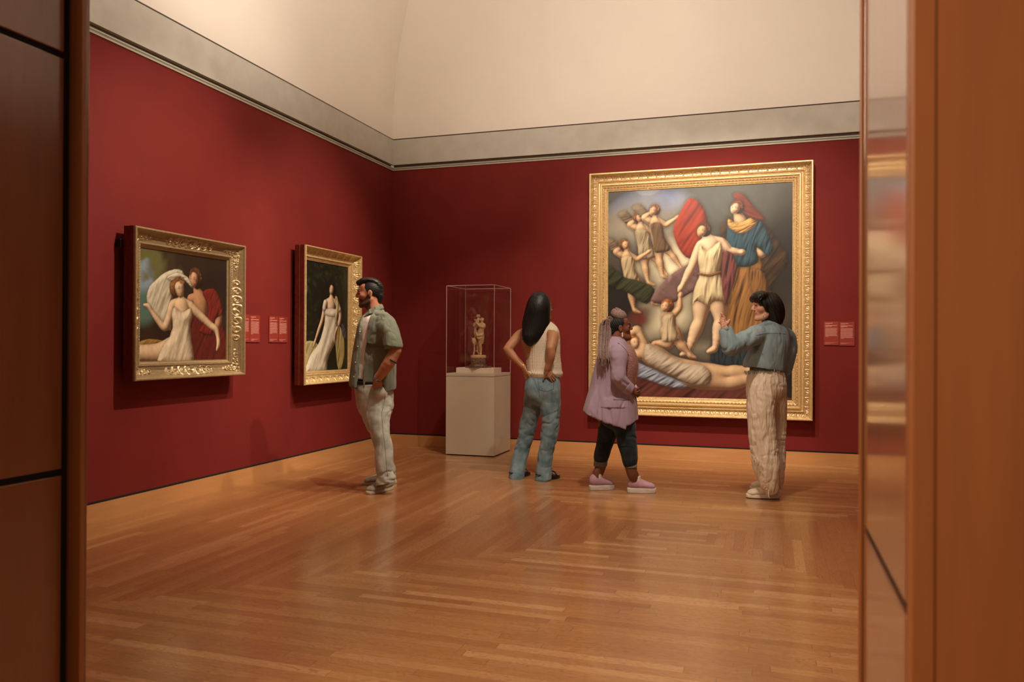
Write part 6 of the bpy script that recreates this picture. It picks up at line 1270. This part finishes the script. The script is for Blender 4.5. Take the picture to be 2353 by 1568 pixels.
for he, to in ((heelN, toeN), (heelF, toeF)):
    d_ = nrm(to-he); S = SDF(); shoe(S, he, to, 0.048, 0.092, 0.030); S.plane((0, 0, 0.024), (0, 0, -1)); s_ = soft_mesh('trainer', S, M_WSH, p.e, 0.0042)
    sole_mesh(he-d_*0.004, to+d_*0.004, 0.050, 0.006, 0.034, 'sole', M_WSO, s_); sole_mesh(he-d_*0.002, to+d_*0.002, 0.048, 0.001, 0.008, 'outsole', M_OUT, s_); laces('laces', M_LACE, s_, he, to, 0.092, sole=0.03)
ringband('wrist_cuff', P(1666.6, 757.5, -0.243), P(1665, 751, -0.24)-P(1669, 766, -0.246), 0.040, 0.012, 0.003, M_CH, cs)
# ------------------------------------------------------------------ figurine in the case
M_TC = noise_mat('terracotta_cream', (0.46, 0.29, 0.15), (0.60, 0.40, 0.22), 30, 0.6, 0.2, 300, spec=0.3)
M_MAR = noise_mat('speckled_porphyry', (0.07, 0.030, 0.024), (0.34, 0.20, 0.15), 130, 0.25, 0.05, 300, pos=(0.46, 0.60)); M_BZ = noise_mat('gilt_bronze_ring', (0.20, 0.13, 0.05), (0.55, 0.40, 0.17), 60, 0.4, 0.6, 200, metal=0.7)
f = thing('figurine', 'small cream statuette of a standing woman lifting a child beside a tripod, inside clear case', 'statuette', (1.252, -0.34, 0.966))
MB().lathe([(0.158, 0.0), (0.160, 0.002), (0.160, 0.014), (0.156, 0.018)], 8).build('octagonal_plinth', M_MAR, f)
MB().lathe([(0.086, 0.018), (0.103, 0.019), (0.106, 0.024), (0.104, 0.030), (0.095, 0.033), (0.092, 0.036)], 64).build('bronze_ring', M_BZ, f, True)
MB().lathe([(0.090, 0.035), (0.091, 0.040), (0.086, 0.108), (0.084, 0.110)], 64).build('marble_drum', M_MAR, f)
MB().lathe([(0.087, 0.109), (0.088, 0.112), (0.088, 0.138), (0.084, 0.142), (0.0001, 0.145)], 64).build('base_disc', M_TC, f, True)
# u: metres right, v: metres up, from the crop of the case (0.357 mm per crop pixel)
G = lambda cx_, cy_, d=0.0: np.array([(cx_-450)*0.000440, d*1.15, 0.145+(1160-cy_)*0.000446])
S = SDF(); R = lambda rows: [tuple(G(*q[:3]))+tuple(q[3:]) for q in rows]
S.chain(R([(545, 290, 0, 0.017), (545, 330, 0, 0.010), (548, 370, 0, 0.012)]), k=0.004); S.ell(G(540, 270, 0), (0.017, 0.018, 0.022), k=0.004)
for k in range(12): S.ell(G(545+38*math.cos(k*0.55), 262+30*math.sin(k*0.55), 0.012*math.sin(k*2)), (0.0075, 0.0075, 0.0075), k=0.002)
S.chain(R([(550, 395, 0, 0.040, 0.022), (545, 440, 0, 0.038, 0.026), (530, 520, 0, 0.026, 0.022), (510, 580, 0, 0.032, 0.026), (505, 660, 0, 0.036, 0.030)]), side=(1, 0, 0), k=0.012)
S.chain(R([(600, 410, 0, 0.017), (600, 455, -0.01, 0.015), (530, 440, -0.025, 0.013), (440, 375, -0.03, 0.010), (415, 335, -0.03, 0.008)]), k=0.006)
S.chain(R([(500, 400, 0.02, 0.015), (450, 430, 0.03, 0.012), (420, 380, 0.02, 0.009)]), k=0.006)
S.chain(R([(510, 670, -0.005, 0.030), (505, 800, -0.01, 0.021), (510, 920, -0.008, 0.014), (512, 1000, 0, 0.015), (515, 1120, 0, 0.009), (520, 1150, -0.01, 0.011)]), k=0.01); S.seg(G(515, 1148, 0), G(535, 1152, -0.035), 0.009, 0.007, k=0.006)
S.chain(R([(480, 680, 0.015, 0.028), (450, 850, 0.02, 0.020), (445, 1000, 0.025, 0.014), (440, 1140, 0.03, 0.010)]), k=0.01)
S.chain(R([(410, 610, -0.02, 0.012), (470, 680, -0.035, 0.014), (560, 660, -0.02, 0.013), (575, 600, 0, 0.012)]), k=0.006); S.chain(R([(415, 690, -0.02, 0.010), (490, 750, -0.034, 0.012), (550, 720, -0.02, 0.012)]), k=0.006)
S.chain(R([(570, 650, 0.005, 0.014), (562, 760, 0.005, 0.016), (556, 870, 0.005, 0.009)]), k=0.008)
S.ell(G(448, 185, 0.0), (0.018, 0.018, 0.018), k=0.004)
for k in range(9): S.ell(G(448+40*math.cos(k*0.7+0.2), 178+28*math.sin(k*0.7+0.2), 0.008*math.sin(k*3)), (0.008, 0.008, 0.008), k=0.002)
S.chain(R([(448, 235, 0, 0.010), (440, 280, 0, 0.018), (430, 340, 0, 0.018), (420, 390, 0, 0.014)]), k=0.005); S.chain(R([(460, 260, 0, 0.008), (500, 270, -0.01, 0.007)]), k=0.004)
S.chain(R([(430, 270, 0, 0.009), (375, 285, 0, 0.008), (340, 265, 0, 0.006)]), k=0.004); S.chain(R([(410, 380, 0, 0.012), (415, 440, 0, 0.009), (400, 480, 0, 0.007)]), k=0.004)
S.chain(R([(385, 320, 0.01, 0.010, 0.004), (330, 370, 0.015, 0.016, 0.005), (300, 430, 0.015, 0.007, 0.004)]), k=0.004)
S.chain(R([(375, 400, 0.0, 0.010), (365, 520, 0, 0.013), (345, 640, 0, 0.008)]), k=0.005); S.chain(R([(390, 560, 0, 0.010), (372, 700, 0, 0.012), (360, 760, 0, 0.010), (385, 790, 0, 0.011)]), k=0.005)
S.chain(R([(285, 750, 0, 0.009), (330, 770, 0, 0.010), (340, 790, 0, 0.012)]), k=0.004)
S.seg(G(355, 815, 0), G(355, 835, 0), 0.036, 0.034, k=0.004); S.seg(G(355, 800, 0), G(355, 805, 0), 0.034, 0.038, k=0.003)
for a in (0.3, 2.4, 4.5):
    dx, dy = math.cos(a), math.sin(a); c_ = G(370, 0, 0)[0]
    S.chain([(c_+dx*0.032, dy*0.032, G(0, 850)[2], 0.009), (c_+dx*0.022, dy*0.022, G(0, 960)[2], 0.007), (c_+dx*0.028, dy*0.028, G(0, 1080)[2], 0.006), (c_+dx*0.038, dy*0.038, 0.148, 0.009)], k=0.004)
    S.chain([(c_+dx*0.034, dy*0.034, G(0, 845)[2], 0.006), (c_+dx*0.044, dy*0.044, G(0, 865)[2], 0.006), (c_+dx*0.034, dy*0.034, G(0, 885)[2], 0.006)], k=0.003)
S.chain(R([(380, 1060, 0, 0.006), (420, 1070, 0.0, 0.006), (410, 1090, 0.01, 0.005)]), k=0.004)
S.chain(R([(455, 860, 0.02, 0.009), (462, 1000, 0.02, 0.006), (458, 1140, 0.02, 0.010)]), k=0.004)
soft_mesh('figure_group', S, M_TC, f, 0.0023, smooth_it=1)
